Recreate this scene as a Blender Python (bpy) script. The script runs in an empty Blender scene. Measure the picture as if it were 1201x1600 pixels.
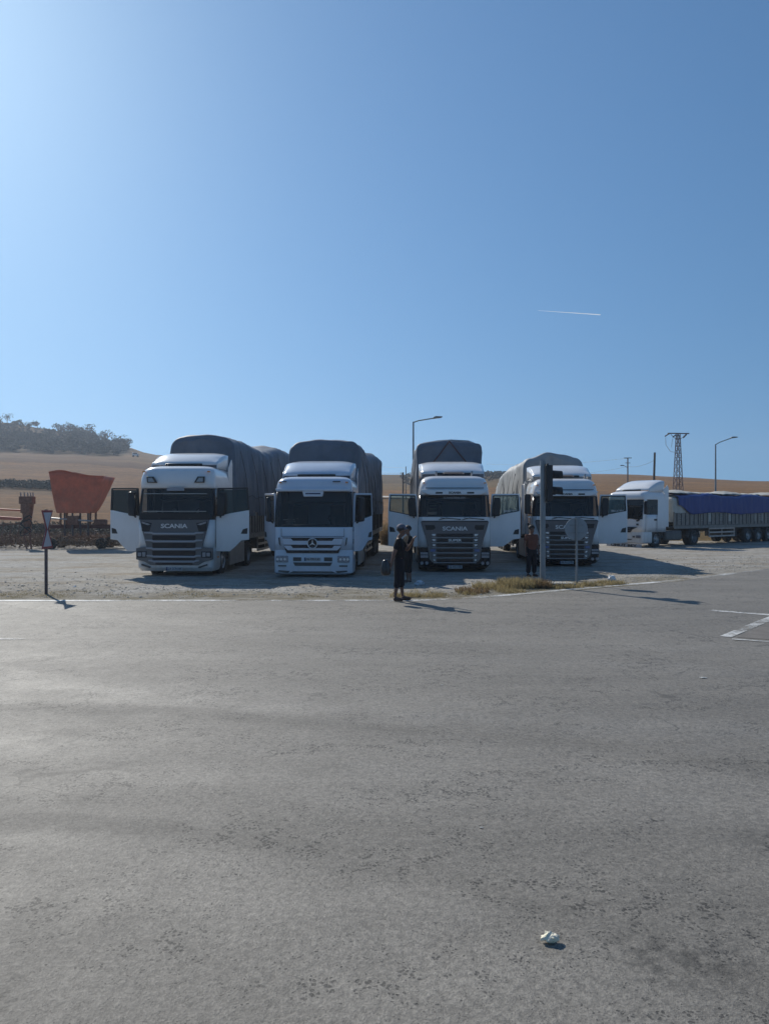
import bpy, bmesh, math, random
import numpy as np
from mathutils import Vector, Matrix, noise

R = math.radians
random.seed(7)
rng = np.random.default_rng(7)
scene = bpy.context.scene
col = scene.collection

# ------------------------------------------------------------------ camera
HC = 2.2
cam_d = bpy.data.cameras.new('camera')
cam = bpy.data.objects.new('camera', cam_d); col.objects.link(cam)
cam_d.sensor_fit = 'VERTICAL'; cam_d.sensor_height = 24; cam_d.lens = 18.0
cam_d.clip_start = 0.05; cam_d.clip_end = 20000
cam.location = (0, 0, HC)
cam.rotation_euler = (R(90 - 0.19), 0, 0)
scene.camera = cam

# ------------------------------------------------------------------ light
SUN_AZ, SUN_EL = 33.0, 36.0            # degrees left of the view direction, above the horizon
world = bpy.data.worlds.new('World'); scene.world = world
world.use_nodes = True
wn, wl = world.node_tree.nodes, world.node_tree.links
wn.clear()
sky = wn.new('ShaderNodeTexSky'); sky.sky_type = 'NISHITA'; sky.sun_disc = False
sky.sun_elevation = R(SUN_EL); sky.sun_rotation = R(-SUN_AZ)
sky.air_density = 1.45; sky.dust_density = 1.05; sky.ozone_density = 8; sky.altitude = 900
# the sky is looked up a little above each direction: a deep blue that pales only slightly towards the horizon, all round
tcs = wn.new('ShaderNodeTexCoord'); sps = wn.new('ShaderNodeSeparateXYZ'); cbs = wn.new('ShaderNodeCombineXYZ'); mms = wn.new('ShaderNodeMath'); mms.operation = 'MULTIPLY_ADD'
wl.new(tcs.outputs['Generated'], sps.inputs[0]); wl.new(sps.outputs[0], cbs.inputs[0]); wl.new(sps.outputs[1], cbs.inputs[1]); wl.new(sps.outputs[2], mms.inputs[0]); wl.new(mms.outputs[0], cbs.inputs[2])
mms.inputs[1].default_value = .82; mms.inputs[2].default_value = .185
nvs = wn.new('ShaderNodeVectorMath'); nvs.operation = 'NORMALIZE'; wl.new(cbs.outputs[0], nvs.inputs[0]); wl.new(nvs.outputs[0], sky.inputs[0])
bg = wn.new('ShaderNodeBackground'); bg.inputs['Strength'].default_value = 0.09
wo = wn.new('ShaderNodeOutputWorld')
tint = wn.new('ShaderNodeVectorMath'); tint.operation = 'MULTIPLY'; tint.inputs[1].default_value = (.84, 1.04, 1.05)
wl.new(sky.outputs[0], tint.inputs[0]); wl.new(tint.outputs[0], bg.inputs[0]); wl.new(bg.outputs[0], wo.inputs[0])
sd = bpy.data.lights.new('sun', 'SUN'); sd.energy = 4.3; sd.angle = R(0.53); sd.color = (1, .95, .86)
sun = bpy.data.objects.new('sun', sd); col.objects.link(sun)
sv = Vector((-math.sin(R(SUN_AZ)) * math.cos(R(SUN_EL)), math.cos(R(SUN_AZ)) * math.cos(R(SUN_EL)), math.sin(R(SUN_EL))))
sun.rotation_euler = sv.to_track_quat('Z', 'Y').to_euler()
sun.location = sv * 60
vs = scene.view_settings
scene.display_settings.display_device = 'sRGB'
vs.view_transform = 'Standard'; vs.look = 'None'; vs.gamma = 1; vs.exposure = 0.0; vs.use_curve_mapping = False
scene.cycles.use_denoising = True
scene.cycles.max_bounces = 6
scene.cycles.transparent_max_bounces = 24
scene.cycles.volume_bounces = 0

# ------------------------------------------------------------------ materials
def mat(name, c, rough=.6, metal=0., var=0., scale=4., bump=0., bscale=60., spec=.5, coat=0., c2=None, dust=0., dz=(.2, 1.6), alt=None):
    m = bpy.data.materials.new(name); m.use_nodes = True
    n, l = m.node_tree.nodes, m.node_tree.links
    p = n['Principled BSDF']
    p.inputs['Roughness'].default_value = rough; p.inputs['Metallic'].default_value = metal
    p.inputs['Specular IOR Level'].default_value = spec
    p.inputs['Coat Weight'].default_value = coat
    p.inputs['Base Color'].default_value = (*c, 1)
    tc = n.new('ShaderNodeTexCoord')
    out = None
    if var or c2:
        nz = n.new('ShaderNodeTexNoise'); nz.inputs['Scale'].default_value = scale; nz.inputs['Detail'].default_value = 6; nz.inputs['Roughness'].default_value = .65
        l.new(tc.outputs['Object'], nz.inputs['Vector'])
        r = n.new('ShaderNodeValToRGB')
        a = c2 if c2 else tuple(x * (1 - var) for x in c)
        b = c if c2 else tuple(min(1, x * (1 + var)) for x in c)
        r.color_ramp.elements[0].position = .32; r.color_ramp.elements[1].position = .68
        r.color_ramp.elements[0].color = (*a, 1); r.color_ramp.elements[1].color = (*b, 1)
        l.new(nz.outputs[0], r.inputs[0]); out = r.outputs[0]
        l.new(out, p.inputs['Base Color'])
    if dust:      # road dust gathered low on the bodywork, broken up by noise
        sp = n.new('ShaderNodeSeparateXYZ'); l.new(tc.outputs['Object'], sp.inputs[0])
        mr = n.new('ShaderNodeMapRange'); mr.inputs[1].default_value = dz[1]; mr.inputs[2].default_value = dz[0]
        l.new(sp.outputs[2], mr.inputs[0])
        nz = n.new('ShaderNodeTexNoise'); nz.inputs['Scale'].default_value = 6; nz.inputs['Detail'].default_value = 8
        mp = n.new('ShaderNodeMapping'); mp.inputs['Scale'].default_value = (1, 1, .35)
        l.new(tc.outputs['Object'], mp.inputs[0]); l.new(mp.outputs[0], nz.inputs['Vector'])
        mm = n.new('ShaderNodeMath'); mm.operation = 'MULTIPLY'; l.new(mr.outputs[0], mm.inputs[0]); l.new(nz.outputs[0], mm.inputs[1])
        ma = n.new('ShaderNodeMath'); ma.operation = 'MULTIPLY'; ma.inputs[1].default_value = dust; ma.use_clamp = True; l.new(mm.outputs[0], ma.inputs[0])
        mx = n.new('ShaderNodeMixRGB'); mx.inputs[1].default_value = (*c, 1); mx.inputs[2].default_value = (.36, .32, .26, 1)
        if out: l.new(out, mx.inputs[1])
        l.new(ma.outputs[0], mx.inputs[0]); l.new(mx.outputs[0], p.inputs['Base Color'])
    if bump:
        nb = n.new('ShaderNodeTexNoise'); nb.inputs['Scale'].default_value = bscale; nb.inputs['Detail'].default_value = 5
        l.new(tc.outputs['Object'], nb.inputs['Vector'])
        bp = n.new('ShaderNodeBump'); bp.inputs['Strength'].default_value = bump; bp.inputs['Distance'].default_value = .02
        l.new(nb.outputs[0], bp.inputs['Height']); l.new(bp.outputs[0], p.inputs['Normal'])
    return m

def glass_mat(name, tint, gl=.04, rough=.02):
    m = bpy.data.materials.new(name); m.use_nodes = True
    n, l = m.node_tree.nodes, m.node_tree.links
    n.remove(n['Principled BSDF']); o = n['Material Output']
    t = n.new('ShaderNodeBsdfTransparent'); t.inputs[0].default_value = (*tint, 1)
    g = n.new('ShaderNodeBsdfGlossy'); g.inputs['Roughness'].default_value = rough
    f = n.new('ShaderNodeFresnel'); f.inputs['IOR'].default_value = 1.5
    x = n.new('ShaderNodeMixShader')
    l.new(f.outputs[0], x.inputs[0]); l.new(t.outputs[0], x.inputs[1]); l.new(g.outputs[0], x.inputs[2])
    l.new(x.outputs[0], o.inputs[0])
    return m

WHITE = mat('white_paint', (.80, .80, .80), .22, var=.03, scale=2, coat=.6, dust=.9)
WHITE2 = mat('bluish_white_paint', (.62, .68, .77), .22, var=.03, scale=2, coat=.6, dust=.5)
GREYP = mat('grey_paint', (.125, .115, .12), .35, coat=.3, var=.06, dust=.5)
SILV = mat('silver_trim', (.55, .56, .58), .3, metal=.6)
BLACK = mat('black_plastic', (.018, .019, .022), .5, var=.2, scale=8, dust=.35)
BLACKG = mat('gloss_black', (.012, .013, .018), .22, coat=.0, spec=.35)
INTER = mat('cab_trim', (.05, .05, .055), .8, var=.2)
RUBBER = mat('rubber', (.028, .027, .026), .8, var=.3, scale=12, bump=.3, c2=(.05, .046, .04))
RIM = mat('steel_rim', (.32, .32, .32), .42, metal=.7, var=.2)
CHAS = mat('chassis_steel', (.035, .032, .03), .7, var=.4, scale=6, dust=.6)
ALU = mat('dull_aluminium', (.42, .42, .42), .38, metal=.7, var=.15)
SKIRT = mat('dusty_skirt', (.40, .385, .36), .45, var=.12, scale=3)
TARP = mat('grey_tarpaulin', (.135, .16, .20), .62, var=.16, scale=1.3, bump=.35, bscale=9)
TARP2 = mat('pale_grey_tarpaulin', (.31, .325, .335), .62, var=.16, scale=1.1, bump=.4, bscale=8)
TARPB = mat('blue_tarpaulin', (.006, .034, .20), .5, var=.14, scale=1.2, bump=.35, bscale=7)
TARPC = mat('cream_tarpaulin', (.5, .48, .42), .6, var=.12, scale=1.5, bump=.4, bscale=6)
BOARD = mat('dusty_board', (.28, .26, .24), .6, var=.25, scale=5, dust=.3)
BOARDC = mat('cream_board', (.26, .23, .20), .6, var=.22, scale=5)
GLASS = glass_mat('tinted_glass', (.20, .23, .25))
GLASSC = glass_mat('side_glass', (.55, .62, .62))
LAMP = mat('lamp_glass', (.26, .28, .31), .12, coat=1, var=.35, scale=25)
ORANGE = mat('orange_lens', (.7, .25, .03), .2, coat=.6)
PLATE = mat('plate_white', (.42, .43, .45), .5, var=.2, scale=20)
INK = mat('ink', (.02, .02, .022), .5)
BLUE = mat('plate_blue', (.015, .03, .10), .5)
TXT = mat('badge_chrome', (.72, .72, .72), .3, metal=.3)
STICK = mat('white_sticker', (.75, .75, .74), .5)
GALV = mat('galvanised_steel', (.24, .265, .28), .5, metal=.35, var=.12, scale=5)
SIGNB = mat('grey_sign_back', (.27, .31, .34), .55, metal=.3, var=.08)
RUST = mat('rust', (.20, .10, .07), .85, var=.4, scale=7, bump=.4)
REDP = mat('faded_red_paint', (.56, .12, .06), .6, var=.25, scale=1.6, dust=.4, dz=(1.9, 4.2))
WOODP = mat('weathered_wood', (.11, .085, .065), .9, var=.25)
CONC = mat('concrete', (.42, .41, .38), .85, var=.15, scale=6, bump=.4)

# ------------------------------------------------------------------ mesh helpers
class MB:
    def __init__(s): s.v = []; s.f = []; s.c = []
    def add(s, vs, fs):
        b = len(s.v); s.c.append((b, len(s.f))); s.v += [tuple(p) for p in vs]; s.f += [tuple(b + i for i in q) for q in fs]; return s
    def box(s, x0, x1, y0, y1, z0, z1):
        return s.add([(x0, y0, z0), (x1, y0, z0), (x1, y1, z0), (x0, y1, z0), (x0, y0, z1), (x1, y0, z1), (x1, y1, z1), (x0, y1, z1)],
                     [(0, 3, 2, 1), (4, 5, 6, 7), (0, 1, 5, 4), (1, 2, 6, 5), (2, 3, 7, 6), (3, 0, 4, 7)])
    def prism(s, poly, y0, y1):                     # polygon in x,z extruded along y
        n = len(poly); vs = [(x, y0, z) for x, z in poly] + [(x, y1, z) for x, z in poly]
        a = sum(poly[i][0] * poly[(i + 1) % n][1] - poly[(i + 1) % n][0] * poly[i][1] for i in range(n))
        fs = [tuple(range(n)), tuple(range(2 * n - 1, n - 1, -1))] + [(i, i + n, (i + 1) % n + n, (i + 1) % n) for i in range(n)]
        if a < 0: fs = [tuple(reversed(q)) for q in fs]
        return s.add(vs, fs)
    def tube(s, pts, r, seg=8, r2=None):
        pts = [Vector(p) for p in pts]; n = len(pts); vs = []; fs = []
        for i, p in enumerate(pts):
            d = (pts[min(i + 1, n - 1)] - pts[max(i - 1, 0)]).normalized()
            a = d.cross(Vector((0, 0, 1)) if abs(d.z) < .9 else Vector((1, 0, 0))).normalized(); b = d.cross(a)
            rr = r if r2 is None else r + (r2 - r) * i / (n - 1)
            vs += [p + (a * math.cos(t) + b * math.sin(t)) * rr for t in (2 * math.pi * k / seg for k in range(seg))]
        for i in range(n - 1):
            for k in range(seg):
                k2 = (k + 1) % seg; fs.append((i * seg + k, (i + 1) * seg + k, (i + 1) * seg + k2, i * seg + k2))
        fs.append(tuple(range(seg))); fs.append(tuple(range((n - 1) * seg + seg - 1, (n - 1) * seg - 1, -1)))
        return s.add(vs, fs)
    def lathe_x(s, prof, cx, cy, cz, seg=28):       # prof: (x offset, radius) about an axis along x
        n = len(prof); vs = []; fs = []
        for k in range(seg):
            t = 2 * math.pi * k / seg
            vs += [(cx + x, cy + r * math.cos(t), cz + r * math.sin(t)) for x, r in prof]
        for k in range(seg):
            k2 = (k + 1) % seg
            for i in range(n - 1): fs.append((k * n + i, k * n + i + 1, k2 * n + i + 1, k2 * n + i))
        return s.add(vs, fs)
    def grid(s, fn, nu, nv):
        vs = [fn(i / nu, j / nv) for j in range(nv + 1) for i in range(nu + 1)]
        fs = [(j * (nu + 1) + i, j * (nu + 1) + i + 1, (j + 1) * (nu + 1) + i + 1, (j + 1) * (nu + 1) + i) for j in range(nv) for i in range(nu)]
        return s.add(vs, fs)

SPLIT = {'side_deflector', 'hopper_stand', 'gearbox', 'step', 'rail', 'edge_rail', 'frame', 'mirror_arm', 'visor_and_glint_bar', 'headlight_lens', 'roof_slot', 'clamp', 'strut', 'jumper_wire',
         'hinge', 'bracket', 'chassis', 'air_hose', 'axle', 'panel_gap', 'wiper', 'crossarm_brace'}
STUFFP = {'board_lettering', 'visor_lettering', 'plate_lettering', 'stake', 'brace', 'tines', 'prongs', 'wheel_nuts', 'side_guard', 'window_seal', 'mudguard', 'wheel_arch', 'visor'}
def obj(name, mb, m, parent=None, loc=(0, 0, 0), rz=0., smooth=True, bevel=0., ang=35, solid=0., label=None):
    if name in SPLIT and isinstance(mb, MB) and len(mb.c) > 1:
        out = []
        for i, (v0, f0) in enumerate(mb.c):
            v1, f1 = mb.c[i + 1] if i + 1 < len(mb.c) else (len(mb.v), len(mb.f))
            q = MB(); q.v = mb.v[v0:v1]; q.f = [tuple(k - v0 for k in f) for f in mb.f[f0:f1]]
            out.append(obj(name, q, m, parent, loc, rz, smooth, bevel, ang, solid, label))
        return out[0]
    me = mb if isinstance(mb, bpy.types.Mesh) else bpy.data.meshes.new(name)
    if not isinstance(mb, bpy.types.Mesh):
        me.from_pydata(mb.v, [], mb.f); me.update()
        if smooth and len(me.polygons):
            me.polygons.foreach_set('use_smooth', [True] * len(me.polygons)); me.set_sharp_from_angle(angle=R(ang))
        me.materials.append(m)
    o = bpy.data.objects.new(name, me); col.objects.link(o)
    o.location = loc; o.rotation_euler = (0, 0, rz)
    if parent is not None: o.parent = parent
    if solid:
        md = o.modifiers.new('thick', 'SOLIDIFY'); md.thickness = solid; md.offset = -1
    if bevel:
        md = o.modifiers.new('bevel', 'BEVEL'); md.width = bevel; md.segments = 2; md.limit_method = 'ANGLE'; md.angle_limit = R(40)
    if label: o['label'] = label
    if name in STUFFP: o['kind'] = 'stuff'
    return o

def tag(o, label, cat, group=None):
    o['label'] = label; o['category'] = cat
    if group: o['group'] = group
    return o
def thing(name, label, cat, loc=(0, 0, 0), rz=0., group=None):
    o = bpy.data.objects.new(name, None); col.objects.link(o); o.location = loc; o.rotation_euler = (0, 0, rz)
    return tag(o, label, cat, group)
def kind(o, k): o['kind'] = k; return o

def text_mesh(s, size, w=None, ext=.006, bold=.0):
    c = bpy.data.curves.new('lettering', 'FONT'); c.body = s; c.size = size; c.extrude = ext; c.offset = bold
    c.align_x = 'CENTER'; c.align_y = 'CENTER'; c.resolution_u = 3
    o = bpy.data.objects.new('lettering', c); col.objects.link(o)
    dg = bpy.context.evaluated_depsgraph_get()
    me = bpy.data.meshes.new_from_object(o.evaluated_get(dg))
    bpy.data.objects.remove(o)
    xs = [v.co.x for v in me.vertices]
    k = 1 if w is None else w / (max(xs) - min(xs))
    for v in me.vertices: v.co.x *= k
    me.transform(Matrix.Rotation(R(90), 4, 'X'))     # faces -y
    return me
def lettering(name, s, size, w, m, parent, loc, rz=0., bold=0.):
    me = text_mesh(s, size, w, bold=bold); me.materials.clear(); me.materials.append(m)
    return obj(name, me, m, parent, loc, rz)

def nz(x, y, z=0.): return noise.noise(Vector((x, y, z)))

# ------------------------------------------------------------------ terrain
KN = [52, 90, 130, 200, 260, 330, 450, 900, 3000]
TAB = {-900: [847, 790, 760, 715, 690, 640, 655, 700, 770], -400: [847, 790, 760, 715, 700, 648, 660, 700, 770],
       0: [847, 790, 762, 718, 706, 661, 680, 720, 780], 100: [847, 792, 764, 722, 710, 674, 695, 730, 780],
       200: [847, 795, 767, 727, 714, 700, 715, 745, 780], 240: [847, 797, 770, 731, 719, 711, 722, 745, 780],
       420: [847, 805, 780, 750, 738, 730, 740, 755, 780], 610: [847, 812, 790, 761, 752, 741, 750, 760, 780],
       800: [847, 812, 790, 758, 745, 737, 750, 760, 780], 930: [847, 815, 785, 756, 745, 740, 752, 762, 780],
       1201: [847, 818, 790, 764, 754, 751, 762, 768, 780], 1600: [847, 822, 797, 776, 767, 763, 772, 776, 785], 2500: [847, 825, 800, 785, 778, 776, 780, 785, 790]}
TX = sorted(TAB)
TA = np.array([TAB[x] for x in TX], float)
def sm(t): return t * t * (3 - 2 * t)
def H(x, y):
    if y <= 50: return 0.
    px = 600.5 + 1200 * x / y
    i = max(0, min(len(TX) - 2, int(np.searchsorted(TX, px)) - 1)); t = sm(min(1, max(0, (px - TX[i]) / (TX[i + 1] - TX[i]))))
    row = TA[i] * (1 - t) + TA[i + 1] * t
    py = float(np.interp(y, KN, row))
    h = HC + (796 - py) / 1200 * y
    h += sm(min(1, max(0, (y - 60) / 60))) * (.5 * nz(x * .02, y * .02) + .25 * nz(x * .07, y * .07, 3))
    return h * sm(min(1, (y - 50) / 12)) if y < 62 else h

def P(px, py, d=None):                     # point of the flat ground seen at a pixel (or at a depth)
    d = d if d is not None else 1200 * HC / (py - 796)
    return ((px - 600.5) / 1200 * d, d)

def terrain():
    ys = sorted(set([-300, -120, -60, -20, 0, 10, 20, 30, 40, 46, 50] + list(np.linspace(52, 130, 60)) + list(np.linspace(132, 460, 130)) + [500, 560, 640, 720]))
    ts = np.linspace(-2.4, 2.4, 300)
    mb = MB(); n = len(ts)
    for y in ys:
        k = max(y, 60)
        for t in ts: mb.v.append((t * k, y, H(t * k, y)))
    for j in range(len(ys) - 1):
        for i in range(n - 1): mb.f.append((j * n + i, j * n + i + 1, (j + 1) * n + i + 1, (j + 1) * n + i))
    m = bpy.data.materials.new('dry_fields'); m.use_nodes = True
    nd, l = m.node_tree.nodes, m.node_tree.links; p = nd['Principled BSDF']; p.inputs['Roughness'].default_value = .95; p.inputs['Specular IOR Level'].default_value = .1
    at = nd.new('ShaderNodeVertexColor'); at.layer_name = 'Col'
    tc = nd.new('ShaderNodeTexCoord')
    def noi(scale, sx=1, sy=1, det=6):
        mp = nd.new('ShaderNodeMapping'); mp.inputs['Scale'].default_value = (sx, sy, 1); l.new(tc.outputs['Object'], mp.inputs[0])
        q = nd.new('ShaderNodeTexNoise'); q.inputs['Scale'].default_value = scale; q.inputs['Detail'].default_value = det; q.inputs['Roughness'].default_value = .7
        l.new(mp.outputs[0], q.inputs['Vector']); return q
    a = noi(.5, .15, 1); b = noi(.9, 1, 1, 8); c = noi(.06, .3, 1)
    def mul(x, q, lo, hi):
        r = nd.new('ShaderNodeMapRange'); r.inputs[1].default_value = .3; r.inputs[2].default_value = .7; r.inputs[3].default_value = lo; r.inputs[4].default_value = hi
        l.new(q.outputs[0], r.inputs[0])
        v = nd.new('ShaderNodeVectorMath'); v.operation = 'SCALE'; l.new(x, v.inputs[0]); l.new(r.outputs[0], v.inputs['Scale']); return v.outputs[0]
    d_ = noi(1.6, .03, 1, 4)
    o = mul(mul(mul(mul(at.outputs[0], a, .65, 1.3), b, .6, 1.4), c, .75, 1.25), d_, .75, 1.25)
    l.new(o, p.inputs['Base Color'])
    bp = nd.new('ShaderNodeBump'); bp.inputs['Strength'].default_value = .8; bp.inputs['Distance'].default_value = .25
    l.new(b.outputs[0], bp.inputs['Height']); l.new(bp.outputs[0], p.inputs['Normal'])
    o = kind(obj('ground', mb, m, ang=180), 'structure')
    ca = o.data.color_attributes.new('Col', 'FLOAT_COLOR', 'POINT')
    cols = []
    for x, y, z in mb.v:
        px = 600.5 + 1200 * x / max(y, 20)
        w = y + 6 * nz(x * .03, 5)
        if y < 54: c_ = (.30, .265, .215)
        elif px < 500:
            if w < 70: c_ = (.17, .145, .09)
            elif w < 118: c_ = (.36, .235, .125)
            elif w < 135: c_ = (.24, .17, .10)
            elif w < 195: c_ = (.38, .24, .13)
            elif w < 215: c_ = (.20, .12, .075)
            elif w < 262: c_ = (.29, .19, .11)
            else: c_ = (.20, .15, .09)
            if px > 195 and w > 225: c_ = (.34, .25, .15)
        elif px < 900:
            if w < 80: c_ = (.22, .17, .10)
            elif w < 190: c_ = (.34, .22, .12)
            elif w < 240: c_ = (.26, .21, .14)
            else: c_ = (.18, .15, .11)
        else:
            if w < 95: c_ = (.22, .185, .11)
            elif w < 150: c_ = (.32, .21, .10)
            else: c_ = (.34, .225, .115)
        if y >= 54: c_ = (c_[0] * (.40 if px < 500 else .56), c_[1] * (.31 if px < 500 else .43), c_[2] * (.22 if px < 500 else .25))
        cols += [*c_, 1]
    ca.data.foreach_set('color', cols)
terrain()
HZ0 = min(v.co.z for v in bpy.data.objects['ground'].data.vertices) - 1
print('HZ0', HZ0)

# ---- asphalt, gravel, markings
EDGE = [(-130, 18.95), (-9.5, 18.95), (-4, 18.9), (0, 18.85), (1.6, 19.0), (3.25, 19.85), (4.9, 21.0), (6.9, 22.3), (8.9, 23.7), (11.2, 25.9), (14.7, 29.3), (22, 36), (32, 43), (60, 55), (130, 70)]
def edge(x): return float(np.interp(x, [e[0] for e in EDGE], [e[1] for e in EDGE]))

def asphalt_mat():
    m = bpy.data.materials.new('worn_asphalt'); m.use_nodes = True
    n, l = m.node_tree.nodes, m.node_tree.links; p = n['Principled BSDF']
    p.inputs['Specular IOR Level'].default_value = .5
    tc = n.new('ShaderNodeTexCoord')
    def noi(scale, sx=1, sy=1, det=5, rot=0, dist=0):
        mp = n.new('ShaderNodeMapping'); mp.inputs['Scale'].default_value = (sx, sy, 1); mp.inputs['Rotation'].default_value[2] = R(rot); l.new(tc.outputs['Object'], mp.inputs[0])
        q = n.new('ShaderNodeTexNoise'); q.inputs['Scale'].default_value = scale; q.inputs['Detail'].default_value = det; q.inputs['Roughness'].default_value = .62; q.inputs['Distortion'].default_value = dist
        l.new(mp.outputs[0], q.inputs['Vector']); return q.outputs[0]
    def rng_(x, a, b, lo, hi):
        r = n.new('ShaderNodeMapRange'); r.inputs[1].default_value = a; r.inputs[2].default_value = b; r.inputs[3].default_value = lo; r.inputs[4].default_value = hi; r.interpolation_type = 'SMOOTHSTEP'
        l.new(x, r.inputs[0]); return r.outputs[0]
    def mth(op, a, b):
        q = n.new('ShaderNodeMath'); q.operation = op
        for i, k in enumerate((a, b)):
            if isinstance(k, (int, float)): q.inputs[i].default_value = k
            else: l.new(k, q.inputs[i])
        return q.outputs[0]
    big = rng_(noi(.45, .45, 1), .3, .7, .90, 1.08)
    mid = rng_(noi(2.2, .5, 1, 7), .3, .7, .93, 1.06)
    streak = rng_(noi(.9, .12, 1, 4, 12, .6), .35, .65, .94, 1.05)
    agg = rng_(noi(75, 1, 1, 3), .25, .75, .74, 1.26)
    fine = rng_(noi(24, 1, 1, 5), .3, .7, .78, 1.22)
    v = mth('MULTIPLY', mth('MULTIPLY', mth('MULTIPLY', big, mid), mth('MULTIPLY', streak, agg)), fine)
    # small pits where the stones have gone, denser in worn patches
    vo = n.new('ShaderNodeTexVoronoi'); vo.feature = 'F1'; vo.inputs['Scale'].default_value = 38
    wv = n.new('ShaderNodeTexNoise'); wv.inputs['Scale'].default_value = 30; wv.inputs['Detail'].default_value = 3; l.new(tc.outputs['Object'], wv.inputs['Vector'])
    wm = n.new('ShaderNodeVectorMath'); wm.operation = 'MULTIPLY_ADD'; wm.inputs[1].default_value = (.035, .035, 0); l.new(wv.outputs['Color'], wm.inputs[0]); l.new(tc.outputs['Object'], wm.inputs[2])
    l.new(wm.outputs[0], vo.inputs['Vector'])
    patch = noi(1.1, .6, 1.2, 5)
    thr = rng_(patch, .36, .66, .12, .5)
    sel = noi(7, 1, 1, 2)
    pit = mth('LESS_THAN', vo.outputs['Distance'], mth('MULTIPLY', thr, rng_(sel, .44, .58, .0, 1)))
    v2 = n.new('ShaderNodeTexVoronoi'); v2.inputs['Scale'].default_value = 85; l.new(wm.outputs[0], v2.inputs['Vector'])
    lo_ = mth('MULTIPLY', mth('GREATER_THAN', noi(13, 1, 1, 3), .56), mth('LESS_THAN', v2.outputs['Distance'], .33))
    hi_ = mth('MULTIPLY', mth('GREATER_THAN', noi(17, 1, 1, 3, 40), .60), mth('LESS_THAN', v2.outputs['Distance'], .30))
    pits = mth('SUBTRACT', 1, mth('ADD', mth('MULTIPLY', pit, .6), mth('SUBTRACT', mth('MULTIPLY', lo_, .34), mth('MULTIPLY', hi_, .38))))
    # polished bands left by turning wheels: arcs about a far centre
    def band(cx, cy, r0, wdt, amt):
        sb = n.new('ShaderNodeVectorMath'); sb.operation = 'DISTANCE'; l.new(tc.outputs['Object'], sb.inputs[0]); sb.inputs[1].default_value = (cx, cy, 0)
        wob = mth('MULTIPLY', mth('SUBTRACT', noi(.5, 1, 1, 3), .5), .9)
        d = mth('ABSOLUTE', mth('SUBTRACT', mth('ADD', sb.outputs['Value'], wob), r0), 0)
        return mth('MULTIPLY', rng_(d, wdt * .35, wdt, 1, 0), amt)
    B = None
    for a in ((-3.3, -1.6, 7.1, .2, -.8), (-3.3, -1.6, 6.5, .8, .9), (-5, -10, 18.5, .28, -.8), (-5, -10, 19.3, .9, .7), (-5, -10, 17.6, .7, .6), (-3, -14, 25.6, .5, .7), (5, 28, 20.5, .55, .8), (5, 28, 22.6, .5, .7), (1, -30, 36.4, .4, .5), (9, 40, 28.2, .5, .6)):
        b = band(*a); B = b if B is None else mth('ADD', B, b)
    B = mth('MULTIPLY', B, rng_(noi(1.2, 1, 1, 3), .3, .6, .2, 1))
    v = mth('MULTIPLY', mth('MULTIPLY', v, pits), mth('ADD', 1, mth('MULTIPLY', B, .14)))
    # oily dark blotches, bottom right of the view
    def blotch(cx, cy, sx, sy, amt):
        mp = n.new('ShaderNodeMapping'); mp.inputs['Location'].default_value = (-cx / sx, -cy / sy, 0); mp.inputs['Scale'].default_value = (1 / sx, 1 / sy, 0); l.new(tc.outputs['Object'], mp.inputs[0])
        ln = n.new('ShaderNodeVectorMath'); ln.operation = 'LENGTH'; l.new(mp.outputs[0], ln.inputs[0])
        return mth('MULTIPLY', mth('MULTIPLY', rng_(ln.outputs['Value'], .3, 1, 1, 0), rng_(noi(9, 1, 1, 4), .42, .6, 0, 1)), amt)
    v = mth('MULTIPLY', v, mth('SUBTRACT', 1, blotch(1.45, 3.75, .5, .35, .42)))
    v = mth('MULTIPLY', v, mth('SUBTRACT', 1, blotch(2.6, 4.9, .35, .5, .35)))
    v = mth('MULTIPLY', v, mth('SUBTRACT', 1, blotch(-1.75, 3.4, .3, .3, .3)))
    # hairline cracks: edges of large warped cells, kept only in patches
    cw = n.new('ShaderNodeVectorMath'); cw.operation = 'MULTIPLY_ADD'; cw.inputs[1].default_value = (1.2, 1.2, 0)
    cn = n.new('ShaderNodeTexNoise'); cn.inputs['Scale'].default_value = 1.3; cn.inputs['Detail'].default_value = 5; l.new(tc.outputs['Object'], cn.inputs['Vector'])
    l.new(cn.outputs['Color'], cw.inputs[0]); l.new(tc.outputs['Object'], cw.inputs[2])
    cv = n.new('ShaderNodeTexVoronoi'); cv.feature = 'DISTANCE_TO_EDGE'; cv.inputs['Scale'].default_value = .22; l.new(cw.outputs[0], cv.inputs['Vector'])
    crk = mth('MULTIPLY', rng_(cv.outputs['Distance'], .001, .004, 1, 0), rng_(noi(.4, 1, 1, 2), .50, .60, 0, 1))
    v = mth('MULTIPLY', v, mth('SUBTRACT', 1, mth('MULTIPLY', crk, .4)))
    cm = n.new('ShaderNodeVectorMath'); cm.operation = 'SCALE'; cm.inputs[0].default_value = (.172, .158, .136); l.new(v, cm.inputs['Scale'])
    l.new(cm.outputs[0], p.inputs['Base Color'])
    l.new(mth('SUBTRACT', rng_(noi(3, 1, 1, 3), .3, .7, .69, .73), mth('MULTIPLY', B, .05)), p.inputs['Roughness'])
    b1 = n.new('ShaderNodeBump'); b1.inputs['Strength'].default_value = .55; b1.inputs['Distance'].default_value = .006
    l.new(mth('ADD', agg, fine), b1.inputs['Height'])
    b2 = n.new('ShaderNodeBump'); b2.inputs['Strength'].default_value = .8; b2.inputs['Distance'].default_value = .03
    l.new(pits, b2.inputs['Height']); l.new(b1.outputs[0], b2.inputs['Normal'])
    b3 = n.new('ShaderNodeBump'); b3.inputs['Strength'].default_value = .12; b3.inputs['Distance'].default_value = .02
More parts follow.
